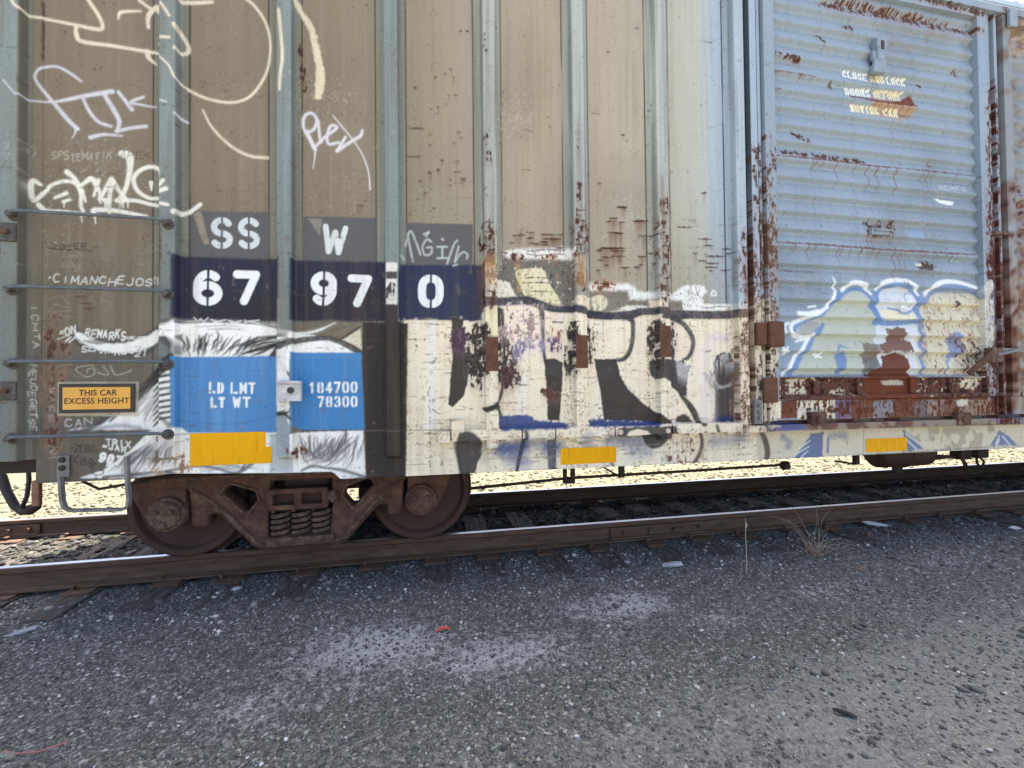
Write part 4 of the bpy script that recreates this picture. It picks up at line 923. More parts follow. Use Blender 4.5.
def paint_mat():
    m, n, l, b = newmat('weathered_paint')
    a = n.new('ShaderNodeAttribute'); a.attribute_name = 'paint'
    mix = n.new('ShaderNodeMixRGB'); mix.blend_type = 'MULTIPLY'; mix.inputs[0].default_value = 1
    f = noise_node(n, l, 60, 5, .7)
    c = ramp_node(n, l, f, [(.25, (.84, .83, .82)), (.6, (1, 1, 1))])
    l.new(a.outputs['Color'], mix.inputs[1]); l.new(c, mix.inputs[2])
    l.new(mix.outputs[0], b.inputs['Base Color'])
    r = n.new('ShaderNodeMapRange'); l.new(a.outputs['Alpha'], r.inputs[0])
    r.inputs[3].default_value = .48; r.inputs[4].default_value = .92
    l.new(r.outputs[0], b.inputs['Roughness'])
    b.inputs['Specular IOR Level'].default_value = .12
    n1 = bump_node(n, l, noise_node(n, l, 2.2, 2, .5), .25, .02)
    n2 = bump_node(n, l, noise_node(n, l, 110, 3, .6), .22, .0015, n1)
    n3 = bump_node(n, l, a.outputs['Alpha'], .35, .002, n2)
    l.new(n3, b.inputs['Normal'])
    return m
def rough_mat(name, stops, scale=14, rough=.85, bump=.4, bd=.004, metallic=0, stretch=None, detail=6):
    m, n, l, b = newmat(name)
    f = noise_node(n, l, scale, detail, .65, stretch=stretch)
    l.new(ramp_node(n, l, f, stops), b.inputs['Base Color'])
    b.inputs['Roughness'].default_value = rough; b.inputs['Metallic'].default_value = metallic
    f2 = noise_node(n, l, scale*5, 4, .6, stretch=stretch)
    l.new(bump_node(n, l, f2, bump, bd), b.inputs['Normal'])
    return m
PAINT = paint_mat()
TRUCK = rough_mat('rusted_casting', [(.3, (.042, .019, .012)), (.5, (.08, .038, .023)), (.62, (.115, .06, .036)), (.75, (.19, .13, .09))], 9, .88, .6, .004)
WHEELM = rough_mat('wheel_steel', [(.3, (.044, .020, .014)), (.6, (.068, .032, .021)), (.8, (.092, .05, .034))], 4, .75, .25, .002)
DUSTY = rough_mat('dusty_casting', [(.3, (.05, .026, .017)), (.5, (.09, .054, .034)), (.72, (.20, .145, .10))], 28, .9, .8, .006)
BLACKR = rough_mat('black_rubber', [(.3, (.012, .012, .013)), (.7, (.03, .03, .03))], 20, .6, .3, .002)
BOLTM = rough_mat('worn_bolt', [(.3, (.03, .026, .023)), (.55, (.075, .068, .06)), (.75, (.15, .14, .125))], 30, .75, .5, .003)
DARKST = rough_mat('dark_steel', [(.3, (.018, .013, .011)), (.6, (.04, .026, .02)), (.8, (.07, .05, .04))], 12, .8, .4, .003)
RAILM = rough_mat('rail_rust', [(.25, (.05, .027, .015)), (.5, (.095, .054, .03)), (.75, (.16, .097, .058))], 5, .85, .5, .003, stretch=(1, 6, 6))
TIEM = rough_mat('weathered_timber', [(.28, (.022, .019, .016)), (.52, (.062, .052, .042)), (.76, (.2, .17, .13))], 6, .92, .9, .006, stretch=(8, 1, 8))
BLUEST = rough_mat('blue_grey_steel', [(.3, (.05, .065, .072)), (.55, (.085, .105, .115)), (.75, (.13, .15, .155))], 18, .55, .3, .002)
CREAMM = rough_mat('cream_bolt_paint', [(.3, (.45, .38, .26)), (.7, (.68, .60, .44))], 30, .7, .3, .002)
PALEC = rough_mat('pale_casting', [(.3, (.30, .30, .29)), (.55, (.5, .5, .48)), (.7, (.66, .66, .64))], 14, .7, .5, .004)
GREYST = rough_mat('grey_painted_steel', [(.3, (.10, .10, .095)), (.55, (.16, .16, .15)), (.75, (.24, .23, .21))], 18, .6, .4, .002)
YELLOW = rough_mat('reflective_yellow', [(.25, (.50, .24, .004)), (.42, (.72, .35, .003)), (.7, (.78, .39, .004))], 7, .6, .06, .001, stretch=(5, 1, .8))
YELLOW.node_tree.nodes['Principled BSDF'].inputs['Specular IOR Level'].default_value = .12
AMBER = rough_mat('amber_sign', [(.3, (.60, .30, .035)), (.7, (.70, .37, .05))], 6, .5, .08, .001)
SIGNBLK = rough_mat('black_lettering', [(.3, (.022, .016, .013)), (.7, (.032, .024, .02))], 20, .6, .1, .001)
ROOFM = rough_mat('pale_blue_roof_coat', [(.3, (.36, .45, .52)), (.6, (.44, .53, .60)), (.8, (.52, .58, .62))], 3, .55, .2, .003)
BODYM = rough_mat('underframe_black', [(.3, (.02, .016, .014)), (.7, (.045, .034, .028))], 3, .9, .3, .004)
FARM = rough_mat('faded_side_paint', [(.3, (.22, .19, .15)), (.7, (.32, .28, .23))], 2, .7, .2, .003)
m, n, l, b = newmat('polished_rail_head'); RAILTOP = m
l.new(ramp_node(n, l, noise_node(n, l, 9, 3, .5, stretch=(.3, 6, 6)), [(.35, (.34, .32, .31)), (.7, (.52, .51, .50))]), b.inputs['Base Color'])
b.inputs['Metallic'].default_value = 1; b.inputs['Roughness'].default_value = .3
GRASSM = rough_mat('dry_grass', [(.3, (.24, .165, .10)), (.7, (.42, .31, .21))], 30, .8, .1, .001)
STALKM = rough_mat('dead_stalk', [(.3, (.34, .30, .24)), (.7, (.46, .42, .34))], 30, .8, .1, .001)
PALEST = rough_mat('pale_stone', [(.3, (.30, .30, .30)), (.7, (.46, .46, .46))], 20, .9, .8, .006)
CHIPM = rough_mat('grey_chip', [(.3, (.20, .21, .21)), (.7, (.32, .33, .33))], 20, .9, .5, .003)
REDM = rough_mat('red_plastic', [(.3, (.55, .06, .035)), (.7, (.65, .09, .05))], 9, .5, .1, .001)
PINKM = rough_mat('faded_red_cord', [(.3, (.28, .09, .08)), (.7, (.36, .14, .12))], 9, .7, .1, .001)
WOODM = rough_mat('splintered_wood', [(.3, (.14, .10, .07)), (.7, (.26, .2, .14))], 8, .9, .6, .003, stretch=(1, 8, 8))
PAPER = rough_mat('pale_scrap', [(.3, (.5, .5, .48)), (.7, (.66, .66, .63))], 15, .8, .2, .002)
LEAFM = rough_mat('brown_leaf', [(.3, (.16, .07, .05)), (.7, (.24, .12, .08))], 15, .8, .3, .002)
STICKM = rough_mat('dark_stick', [(.3, (.018, .015, .014)), (.7, (.05, .04, .035))], 15, .9, .6, .003)

# ================================================================== building helpers
WLOC = {}
def link(o, parent=None):
    COL.objects.link(o)
    if parent is not None: o.parent = parent
    return o
def tag(o, label=None, cat=None, group=None, kind=None):
    if label: o['label'] = label
    if cat: o['category'] = cat
    if group: o['group'] = group
    if kind: o['kind'] = kind
    return o
def empty(name, loc=(0, 0, 0), parent=None):
    o = bpy.data.objects.new(name, None); o.empty_display_size = .2
    pl = WLOC[parent.name] if parent is not None else Vector()
    o.location = Vector(loc)-pl; link(o, parent); WLOC[o.name] = Vector(loc); return o
def mesh_from(name, V, F):
    V = np.asarray(V, np.float32)
    me = bpy.data.meshes.new(name)
    if isinstance(F, np.ndarray):
        k = F.shape[1]
        me.vertices.add(len(V)); me.vertices.foreach_set('co', V.ravel())
        me.loops.add(F.size); me.loops.foreach_set('vertex_index', F.astype(np.int32).ravel())
        me.polygons.add(len(F))
        me.polygons.foreach_set('loop_start', (np.arange(len(F))*k).astype(np.int32))
        me.polygons.foreach_set('loop_total', np.full(len(F), k, np.int32))
        me.update(calc_edges=True); me.validate(verbose=False)
    else:
        me.from_pydata([tuple(map(float, v)) for v in V], [], [tuple(int(i) for i in f) for f in F]); me.update()
    return me
def add(name, V, F, mat, parent=None, smooth=False, origin=None, painted=False):
    """link world-space vertices as one mesh object; its own origin sits at the parent's unless given"""
    V = np.asarray(V, np.float64)
    pl = WLOC[parent.name] if parent is not None else Vector()
    org = Vector(origin) if origin is not None else pl
    me = mesh_from(name, V-np.array(org), F)
    o = bpy.data.objects.new(name, me); o.location = org-pl
    me.materials.append(mat)
    if smooth: me.polygons.foreach_set('use_smooth', np.ones(len(me.polygons), bool))
    if painted:
        at = me.color_attributes.new('paint', 'FLOAT_COLOR', 'POINT')
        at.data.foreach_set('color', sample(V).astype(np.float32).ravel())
    link(o, parent); WLOC[o.name] = org
    return o
class MB:
    def __init__(s): s.V = []; s.F = []
    def raw(s, V, F):
        k = len(s.V); s.V += [tuple(v) for v in V]; s.F += [tuple(i+k for i in f) for f in F]; return s
    def box(s, x0, x1, y0, y1, z0, z1, bev=0.0):
        bm = bmesh.new(); bmesh.ops.create_cube(bm, size=1)
        for v in bm.verts: v.co = Vector(((x0+x1)/2+v.co.x*(x1-x0), (y0+y1)/2+v.co.y*(y1-y0), (z0+z1)/2+v.co.z*(z1-z0)))
        if bev: bmesh.ops.bevel(bm, geom=list(bm.edges), offset=bev, segments=2, affect='EDGES', profile=.6)
        return s.bm(bm)
    def bm(s, bm):
        bm.verts.index_update()
        s.raw([v.co[:] for v in bm.verts], [[v.index for v in f.verts] for f in bm.faces]); bm.free(); return s
    def tube(s, P, r, n=8, caps=True):
        P = [Vector(p) for p in P]; R = r if isinstance(r, (list, tuple)) else [r]*len(P)
        k = len(s.V); up = None
        for i, p in enumerate(P):
            t = (P[min(i+1, len(P)-1)]-P[max(i-1, 0)]).normalized()
            if up is None:
                up = Vector((0, 0, 1)) if abs(t.z) < .9 else Vector((1, 0, 0))
            a = t.cross(up).normalized(); b = a.cross(t).normalized(); up = b
            for j in range(n):
                q = 2*math.pi*j/n
                s.V.append(tuple(p+(a*math.cos(q)+b*math.sin(q))*R[i]))
        for i in range(len(P)-1):
            for j in range(n):
                a = k+i*n+j; b = k+i*n+(j+1) % n
                s.F.append((a, b, b+n, a+n))
        if caps:
            s.F.append(tuple(k+j for j in reversed(range(n)))); e = k+(len(P)-1)*n
            s.F.append(tuple(e+j for j in range(n)))
        return s
    def lathe(s, prof, c, n=32, axis='y', cap0=True, cap1=True):
        """profile of (distance along axis, radius) turned about an axis through c"""
        k = len(s.V)
        for d, r in prof:
            for j in range(n):
                q = 2*math.pi*j/n
                if axis == 'y': s.V.append((c[0]+r*math.cos(q), c[1]+d, c[2]+r*math.sin(q)))
                elif axis == 'x': s.V.append((c[0]+d, c[1]+r*math.cos(q), c[2]+r*math.sin(q)))
                else: s.V.append((c[0]+r*math.cos(q), c[1]+r*math.sin(q), c[2]+d))
        for i in range(len(prof)-1):
            for j in range(n):
                a = k+i*n+j; b = k+i*n+(j+1) % n
                s.F.append((a, a+n, b+n, b))
        if cap0: s.F.append(tuple(k+j for j in range(n)))
        if cap1: s.F.append(tuple(k+(len(prof)-1)*n+j for j in reversed(range(n))))
        return s
    def build(s, name, mat, parent=None, smooth=False, origin=None, painted=False):
        return add(name, s.V, s.F, mat, parent, smooth, origin, painted)
def smooth_edges(o, ang=35):
    me = o.data
    me.polygons.foreach_set('use_smooth', np.ones(len(me.polygons), bool))
    bm = bmesh.new(); bm.from_mesh(me)
    for e in bm.edges:
        if len(e.link_faces) == 2 and e.calc_face_angle(0) > math.radians(ang): e.smooth = False
    bm.to_mesh(me); bm.free()
    return o
def grid(A, B, C3=None):
    """quads over an (m, k, 3) array of points"""
    m_, k_ = A.shape[:2]
    i = np.arange(m_-1)[:, None]*k_+np.arange(k_-1)[None]
    return A.reshape(-1, 3), np.stack([i, i+1, i+k_+1, i+k_], -1).reshape(-1, 4)
def gridpart(name, P, parent, mat=None):
    V, F = grid(P, None)
    return add(name, V, F, mat or PAINT, parent, painted=True)
def lin_steps(a, b, res): return np.linspace(a, b, max(2, int(abs(b-a)/res)+1))
def zsteps(z0, z1):
    """finer low down, coarser above the sight of the camera"""
    out = [z0]
    while out[-1] < z1: out.append(out[-1]+(.0055 if out[-1] < 2.75 else .008))
    out[-1] = z1; return np.array(out)
def extrude_profile(xy, zs, res=.006):
    """xy: profile of (x, y) points followed up the height steps zs, resampled finely along x"""
    pts = [np.array(xy[0], float)]
    for a, b in zip(xy[:-1], xy[1:]):
        a = np.array(a, float); b = np.array(b, float)
        k = max(1, int(np.linalg.norm(b-a)/res))
        for t in range(1, k+1): pts.append(a+(b-a)*t/k)
    pts = np.array(pts)
    P = np.zeros((len(zs), len(pts), 3))
    P[:, :, 0] = pts[None, :, 0]; P[:, :, 1] = pts[None, :, 1]; P[:, :, 2] = zs[:, None]
    return P
def pbox(name, x0, x1, y0, y1, z0, z1, parent, res=.008, mat=None):
    """painted block, fine enough to carry the paint; no back face (it is against the car)"""
    xs = lin_steps(x0, x1, res); zs = lin_steps(z0, z1, res); ys = lin_steps(y0, y1, .02)
    V = []; F = []; k = 0
    def addg(P):
        nonlocal k
        v, f = grid(P, None); V.append(v); F.append(f+k); k += len(v)
    X, Zz = np.meshgrid(xs, zs)
    addg(np.stack([X, np.full_like(X, y0), Zz], -1))
    X, Y = np.meshgrid(xs, ys)
    addg(np.stack([X, Y, np.full_like(X, z1)], -1)); addg(np.stack([X, Y, np.full_like(X, z0)], -1)[:, ::-1])
    Y, Zz = np.meshgrid(ys, zs)
    addg(np.stack([np.full_like(Y, x1), Y, Zz], -1)); addg(np.stack([np.full_like(Y, x0), Y, Zz], -1)[:, ::-1])
    return add(name, np.vstack(V), np.vstack(F), mat or PAINT, parent, painted=True)
def curve_mesh(name, outer, holes, depth, bevel, y, mat, parent, origin_x=0.0):
    """flat casting cut from an outline in the x-z plane with holes, thickened along y"""
    cu = bpy.data.curves.new(name, 'CURVE'); cu.dimensions = '2D'; cu.fill_mode = 'BOTH'
    cu.extrude = depth; cu.bevel_depth = bevel; cu.bevel_resolution = 2; cu.resolution_u = 6
    for P in [outer]+holes:
        s = cu.splines.new('POLY'); s.points.add(len(P)-1); s.use_cyclic_u = True
        for p, q in zip(s.points, P): p.co = (q[0], q[1], 0, 1)
    tmp = bpy.data.objects.new(name, cu); COL.objects.link(tmp)
    dg = bpy.context.evaluated_depsgraph_get(); dg.update()
    me = tmp.evaluated_get(dg).to_mesh()
    V = [(v.co.x+origin_x, y-v.co.z, v.co.y) for v in me.vertices]
    F = [tuple(p.vertices) for p in me.polygons]
    tmp.evaluated_get(dg).to_mesh_clear()
    COL.objects.unlink(tmp); bpy.data.objects.remove(tmp); bpy.data.curves.remove(cu)
    return add(name, V, F, mat, parent)
def rounded(P, r=.03, n=4):
    out = []
    N = len(P)
    for i in range(N):
        p = np.array(P[i], float); a = np.array(P[i-1], float)-p; b = np.array(P[(i+1) % N], float)-p
        la, lb = np.linalg.norm(a), np.linalg.norm(b)
        k = min(r, la*.45, lb*.45)
        s, e = p+a/la*k, p+b/lb*k
        for t in np.linspace(0, 1, n+1): out.append(tuple((1-t)**2*s+2*t*(1-t)*p+t*t*e))
    return out
def copy_tree(o, parent=None):
    c = o.copy(); COL.objects.link(c); c.parent = parent
    for ch in list(o.children): copy_tree(ch, c)
    return c

# ================================================================== ground
def vnoise2(x, y, s, seed, octv=3):
    out = 0; amp = 1; tot = 0
    for o in range(octv):
        u = x/s*2**o+500; v = y/s*2**o+500
        L = np.random.RandomState(seed+o*17).rand(256, 256)
        i = np.floor(u).astype(int); j = np.floor(v).astype(int); fu = u-i; fv = v-j
        fu = fu*fu*(3-2*fu); fv = fv*fv*(3-2*fv)
        a = L[j % 256, i % 256]*(1-fu)+L[j % 256, (i+1) % 256]*fu
        b = L[(j+1) % 256, i % 256]*(1-fu)+L[(j+1) % 256, (i+1) % 256]*fu
        out = out+amp*(a*(1-fv)+b*fv); tot += amp; amp *= .5
    return out/tot
def ground_z(x, y):
    x = np.asarray(x, float); y = np.asarray(y, float)
    z = -.203+.003*ss(-.86, -1.1, y)-.05*ss(-1.25, -2.0, y)-.06*ss(1.4, 2.6, y)
    near = (np.abs(x) < 40) & (np.abs(y) < 30)
    z = z+np.where(near, (vnoise2(x, y, .5, 3)-.5)*.035+(vnoise2(x, y, .06, 9, 2)-.5)*.012*(1+1.2*(np.abs(y) < 1.5)), 0)
    return z
def axis(fine0, fine1, step, far):
    a = list(np.arange(fine0, fine1, step)); s = step
    while a[-1] < far: s *= 1.22; a.append(a[-1]+s)
    s = step
    while a[0] > -far: s *= 1.22; a.insert(0, a[0]-s)
    return np.array(a)
ax, ay = axis(-4.2, 7.5, .024, 600), axis(-4.4, 3.2, .02, 600)
GX, GY = np.meshgrid(ax, ay)
GZ = ground_z(GX, GY)
V, F = grid(np.stack([GX, GY, GZ], -1), None)
m, n, l, b = newmat('gravel_ground')
a = n.new('ShaderNodeAttribute'); a.attribute_name = 'dust'
tc = n.new('ShaderNodeTexCoord')
vo = n.new('ShaderNodeTexVoronoi'); vo.inputs['Scale'].default_value = 70; l.new(tc.outputs['Object'], vo.inputs['Vector'])
vb = n.new('ShaderNodeTexVoronoi'); vb.inputs['Scale'].default_value = 165; l.new(tc.outputs['Object'], vb.inputs['Vector'])
sep = n.new('ShaderNodeSeparateColor'); l.new(vo.outputs['Color'], sep.inputs[0])
grain = ramp_node(n, l, sep.outputs[0], [(0, (.025, .025, .0225)), (.4, (.061, .062, .055)), (.75, (.126, .127, .114)), (.9, (.21, .21, .187)), (.97, (.36, .36, .325)), (1, (.55, .545, .5))])
sep2 = n.new('ShaderNodeSeparateColor'); l.new(vb.outputs['Color'], sep2.inputs[0])
fineg = ramp_node(n, l, sep2.outputs[1], [(0, (.045, .045, .04)), (.5, (.106, .107, .094)), (.85, (.18, .18, .16)), (.95, (.33, .33, .30)), (1, (.55, .54, .49))])
mx0 = n.new('ShaderNodeMixRGB'); mx0.inputs[0].default_value = .45
l.new(grain, mx0.inputs[1]); l.new(fineg, mx0.inputs[2])
dustc = ramp_node(n, l, noise_node(n, l, 45, 6, .75), [(.3, (.115, .116, .104)), (.5, (.18, .181, .163)), (.66, (.26, .26, .236)), (.8, (.34, .338, .308))])
brk = n.new('ShaderNodeMath'); brk.operation = 'ADD'; l.new(a.outputs['Fac'], brk.inputs[0])
sp = n.new('ShaderNodeMath'); sp.operation = 'MULTIPLY_ADD'; l.new(noise_node(n, l, 26, 9, .8), sp.inputs[0]); sp.inputs[1].default_value = 2.2; sp.inputs[2].default_value = -1.1
l.new(sp.outputs[0], brk.inputs[1])
fac = n.new('ShaderNodeMapRange'); fac.interpolation_type = 'SMOOTHSTEP'; l.new(brk.outputs[0], fac.inputs[0]); fac.inputs[1].default_value = .25; fac.inputs[2].default_value = .75
gate = n.new('ShaderNodeMath'); gate.operation = 'MULTIPLY'; gate.use_clamp = True; l.new(a.outputs['Fac'], gate.inputs[0]); gate.inputs[1].default_value = 6
fg = n.new('ShaderNodeMath'); fg.operation = 'MULTIPLY'; l.new(fac.outputs[0], fg.inputs[0]); l.new(gate.outputs[0], fg.inputs[1])
mx = n.new('ShaderNodeMixRGB'); l.new(fg.outputs[0], mx.inputs[0]); l.new(mx0.outputs[0], mx.inputs[1]); l.new(dustc, mx.inputs[2])
ck = n.new('ShaderNodeAttribute'); ck.attribute_name = 'chalk'
c1 = n.new('ShaderNodeMath'); c1.operation = 'MULTIPLY_ADD'; l.new(noise_node(n, l, 16, 10, .88), c1.inputs[0]); c1.inputs[1].default_value = 4.5; c1.inputs[2].default_value = -2.45
c2 = n.new('ShaderNodeMath'); c2.operation = 'ADD'; l.new(c1.outputs[0], c2.inputs[0]); l.new(ck.outputs['Fac'], c2.inputs[1])
c3 = n.new('ShaderNodeMapRange'); c3.interpolation_type = 'SMOOTHSTEP'; l.new(c2.outputs[0], c3.inputs[0]); c3.inputs[1].default_value = .18; c3.inputs[2].default_value = .75
c4 = n.new('ShaderNodeMath'); c4.operation = 'MULTIPLY'; c4.use_clamp = True; l.new(ck.outputs['Fac'], c4.inputs[0]); c4.inputs[1].default_value = 7
c5 = n.new('ShaderNodeMath'); c5.operation = 'MULTIPLY'; l.new(c3.outputs[0], c5.inputs[0]); l.new(c4.outputs[0], c5.inputs[1])
mk = n.new('ShaderNodeMixRGB'); l.new(c5.outputs[0], mk.inputs[0]); l.new(mx.outputs[0], mk.inputs[1])
l.new(ramp_node(n, l, noise_node(n, l, 90, 5, .8), [(.3, (.20, .202, .19)), (.5, (.36, .362, .345)), (.7, (.55, .55, .53))]), mk.inputs[2])
mx = mk
track_shade = n.new('ShaderNodeAttribute'); track_shade.attribute_name = 'track_shade'
mo = n.new('ShaderNodeMixRGB'); mo.blend_type = 'MULTIPLY'; l.new(track_shade.outputs['Fac'], mo.inputs[0]); l.new(mx.outputs[0], mo.inputs[1]); mo.inputs[2].default_value = (.30, .28, .25, 1)
pa = n.new('ShaderNodeAttribute'); pa.attribute_name = 'pale'
mp_ = n.new('ShaderNodeMixRGB'); l.new(pa.outputs['Fac'], mp_.inputs[0]); l.new(mo.outputs[0], mp_.inputs[1])
l.new(ramp_node(n, l, noise_node(n, l, 3, 6, .7), [(.3, (.21, .195, .165)), (.7, (.30, .28, .24))]), mp_.inputs[2])
farw = n.new('ShaderNodeAttribute'); farw.attribute_name = 'straw'
ms_ = n.new('ShaderNodeMixRGB'); ms_.blend_type = 'MULTIPLY'; l.new(farw.outputs['Fac'], ms_.inputs[0]); l.new(mp_.outputs[0], ms_.inputs[1]); ms_.inputs[2].default_value = (1.0, .95, .70, 1)
l.new(ms_.outputs[0], b.inputs['Base Color']); b.inputs['Roughness'].default_value = .95; b.inputs['Specular IOR Level'].default_value = .2
nb = bump_node(n, l, vo.outputs['Distance'], .8, .012)
nb.node.invert = True
nb2 = bump_node(n, l, noise_node(n, l, 160, 4, .7), .7, .006, nb)
l.new(nb2, b.inputs['Normal'])
ground = add('ground', V, F, m)
tag(ground, kind='structure')
def dust_at(x, y):
    d = .12+.5*ss(-2.3, -3.0, y)*ss(-3, 1, x+y*.3)+.35*ss(1.0, 4.5, x)*ss(-1.5, -2.3, y)
    d = d*(.45+.9*vnoise2(x, y*1.3, .35, 41, 3))
    pt = 0
    for cx, cy, rx, ry, k in ((-.3, -2.0, .55, .30, 1.35), (.5, -2.2, .65, .26, 1.2), (1.35, -1.82, .45, .22, 1.25), (-.75, -2.35, .4, .2, .7), (1.0, -2.45, .7, .12, .6), (1.95, -2.12, .45, .13, .7), (2.9, -1.95, .8, .2, .7), (4.4, -1.75, 1.1, .18, .6), (-.9, -2.3, .5, .25, .3)):
        g = np.exp(-((x-cx)/rx)**2-((y-cy)/ry)**2)
        pt = np.maximum(pt, k*g)
    return np.clip(d, 0, 1)*ss(-1.1, -1.5, y), np.clip(pt*.72+.55*(vnoise2(x*.7, y*1.6, .22, 77, 4)-.5), 0, 1)*ss(.06, .3, pt)
at = ground.data.attributes.new('dust', 'FLOAT', 'POINT')
DU, PT = dust_at(V[:, 0], V[:, 1])
at.data.foreach_set('value', DU.astype(np.float32))
at = ground.data.attributes.new('chalk', 'FLOAT', 'POINT')
at.data.foreach_set('value', PT.astype(np.float32))
at = ground.data.attributes.new('pale', 'FLOAT', 'POINT')
at.data.foreach_set('value', (ss(-3.45, -3.9, V[:, 1]+.25*(vnoise2(V[:, 0], V[:, 1], .8, 63)-.5))*.95+ss(.9, 1.5, V[:, 1])*.30*ss(.4, .6, vnoise2(V[:, 0], V[:, 1], .05, 88, 2))).astype(np.float32))  # unseen ground in front made pale to bounce light upward; paler ballast behind
at = ground.data.attributes.new('straw', 'FLOAT', 'POINT')
at.data.foreach_set('value', ss(.5, 1.0, V[:, 1]).astype(np.float32))
at = ground.data.attributes.new('track_shade', 'FLOAT', 'POINT')
at.data.foreach_set('value', (ss(.78, .6, np.abs(V[:, 1]))*.9).astype(np.float32))  # ballast colour darkened between the rails to deepen the shade there

# loose stones lying on it: uncountable, one object
def ico():
    bm = bmesh.new(); bmesh.ops.create_icosphere(bm, subdivisions=1, radius=1)
    bm.verts.index_update()
    v = np.array([p.co[:] for p in bm.verts]); f = np.array([[q.index for q in p.verts] for p in bm.faces]); bm.free(); return v, f
IV0, IF0 = ico()
def stones(N, xr, yr, smin, smax, pw, seed, tone, keep=None, sink=.25):
    r = np.random.RandomState(seed)
    x = r.uniform(*xr, N); y = r.uniform(*yr, N)
    if keep is not None:
        k = r.rand(N) < keep(x, y); x, y = x[k], y[k]; N = len(x)
    s = smin*(smax/smin)**(r.rand(N)**pw)
    vr = 1+(r.rand(16, 12, 3)-.5)*.75
    shp = IV0[None]*vr; kind = r.randint(0, 16, N)
    an = r.uniform(0, 6.283, N); ca, sa = np.cos(an), np.sin(an)
    P = shp[kind]*s[:, None, None]*np.stack([r.uniform(.7, 1.35, N), r.uniform(.7, 1.2, N), r.uniform(.4, .8, N)], -1)[:, None]
    tl = r.uniform(-.5, .5, N)[:, None]
    Xx = P[..., 0]; Zz = P[..., 2]; P2x = Xx*np.cos(tl)-Zz*np.sin(tl); P2z = Xx*np.sin(tl)+Zz*np.cos(tl)
    W = np.stack([x[:, None]+P2x*ca[:, None]-P[..., 1]*sa[:, None], y[:, None]+P2x*sa[:, None]+P[..., 1]*ca[:, None], (ground_z(x, y)+s*sink)[:, None]+P2z], -1)
    F = IF0[None]+(np.arange(N)*12)[:, None, None]
    t = r.rand(N); c = np.interp(t, [0, .5, .85, .95, 1], tone)
    hue = r.uniform(-.06, .06, N)
    Cc = np.stack([c*(1.03+hue), c, c*(.93-hue*.7), np.ones(N)], -1)
    return W.reshape(-1, 3), F.reshape(-1, 3), np.repeat(Cc, 12, 0)
dk = (.05, .10, .165, .30, .58); md = (.022, .042, .075, .15, .3)
far_ok = lambda x, y: np.where(y > 1, 1.0, np.where(np.abs(np.abs(y)-.75) < .11, .15, .9))
sets = [stones(64000, (-3.2, 6.8), (-3.7, -.86), .0035, .012, 1.5, 1, dk, lambda x, y: .45+.55*ss(-2.7, -1.4, y)*ss(5, -1, x)),
        stones(5200, (-3.4, 7.0), (-3.7, -.88), .010, .030, 2.4, 2, dk, lambda x, y: .08+.92*ss(-1.8, -1.0, y)),
        stones(3000, (-3.2, 6.5), (-3.7, -.9), .0035, .014, 2.6, 5, (.3, .42, .5, .55, .6), lambda x, y: .2+.8*ss(-2.6, -1.3, y)),
        stones(9000, (-6, 9), (-.62, 1.4), .012, .035, 1.4, 3, md, far_ok),  # toned down to match the shade painted between the rails
        stones(9000, (-8, 14), (.86, 4.5), .012, .035, 1.6, 4, (.05, .13, .22, .34, .5), far_ok)]
VV = []; FF = []; CC = []; k = 0
for v, f, c in sets:
    VV.append(v); FF.append(f+k); CC.append(c*np.where(v[:, 1:2] > .86, (.95, .90, .70, 1), (1, 1, 1, 1))); k += len(v)
m, n, l, b = newmat('loose_stone')
a = n.new('ShaderNodeAttribute'); a.attribute_name = 'tone'
mx = n.new('ShaderNodeMixRGB'); mx.blend_type = 'MULTIPLY'; mx.inputs[0].default_value = 1
l.new(a.outputs['Color'], mx.inputs[1]); l.new(ramp_node(n, l, noise_node(n, l, 150, 3, .6), [(.3, (.75, .75, .75)), (.7, (1.15, 1.15, 1.15))]), mx.inputs[2])
l.new(mx.outputs[0], b.inputs['Base Color']); b.inputs['Roughness'].default_value = .9
gravel = add('gravel', np.vstack(VV), np.vstack(FF), m)
at = gravel.data.color_attributes.new('tone', 'FLOAT_COLOR', 'POINT'); at.data.foreach_set('color', np.vstack(CC).astype(np.float32).ravel())
tag(gravel, 'loose dark grey gravel and pale chips strewn over the ground', 'gravel', kind='stuff')

# ================================================================== track
def make_tie():
    t = empty('railroad_tie', (0, 0, -.19))
    bm = bmesh.new(); bmesh.ops.create_cube(bm, size=1)
    bmesh.ops.subdivide_edges(bm, edges=list(bm.edges), cuts=7, use_grid_fill=True)
    r = random.Random(4)
    for v in bm.verts:
        x, y, z = v.co
        v.co = Vector((x*.225+r.uniform(-.005, .005), y*2.58+r.uniform(-.01, .01), -.19-.075+z*.15+(r.uniform(-.007, .004) if z > .4 else 0)))
    MB().bm(bm).build('timber', TIEM, t)
    for s in (-1, 1):
        p = MB().box(-.095, .095, s*.765-.17, s*.765+.17, -.193, -.175, .003).build('tie_plate', RAILM, t)
        for dx, dy in ((-.06, -.085), (.06, .085)):
            y = s*.765+dy
            MB().box(dx-.009, dx+.009, y-.009, y+.009, -.176, -.150).box(dx-.016, dx+.016, y-.022, y+.018, -.152, -.141, .003).build('spike', RAILM, p)
    return t
tie0 = make_tie()
ties = []
tie_x = [x for x in np.arange(-6.55, 13.3, .51)]
r = random.Random(11)
for i, x in enumerate(tie_x):
    t = tie0 if i == 0 else copy_tree(tie0)
    t.location = (x+r.uniform(-.03, .03), r.uniform(-.035, .035), -.19+r.uniform(-.006, .003)); t.rotation_euler = (0, 0, r.uniform(-.02, .02))
    tag(t, None, 'railroad tie', 'timber ties under the two rails'); ties.append(t)
    t['label'] = 'dark weathered timber tie in the shade under the boxcar' if x > -3.1 else 'sunlit timber tie in the gap left of the boxcar'
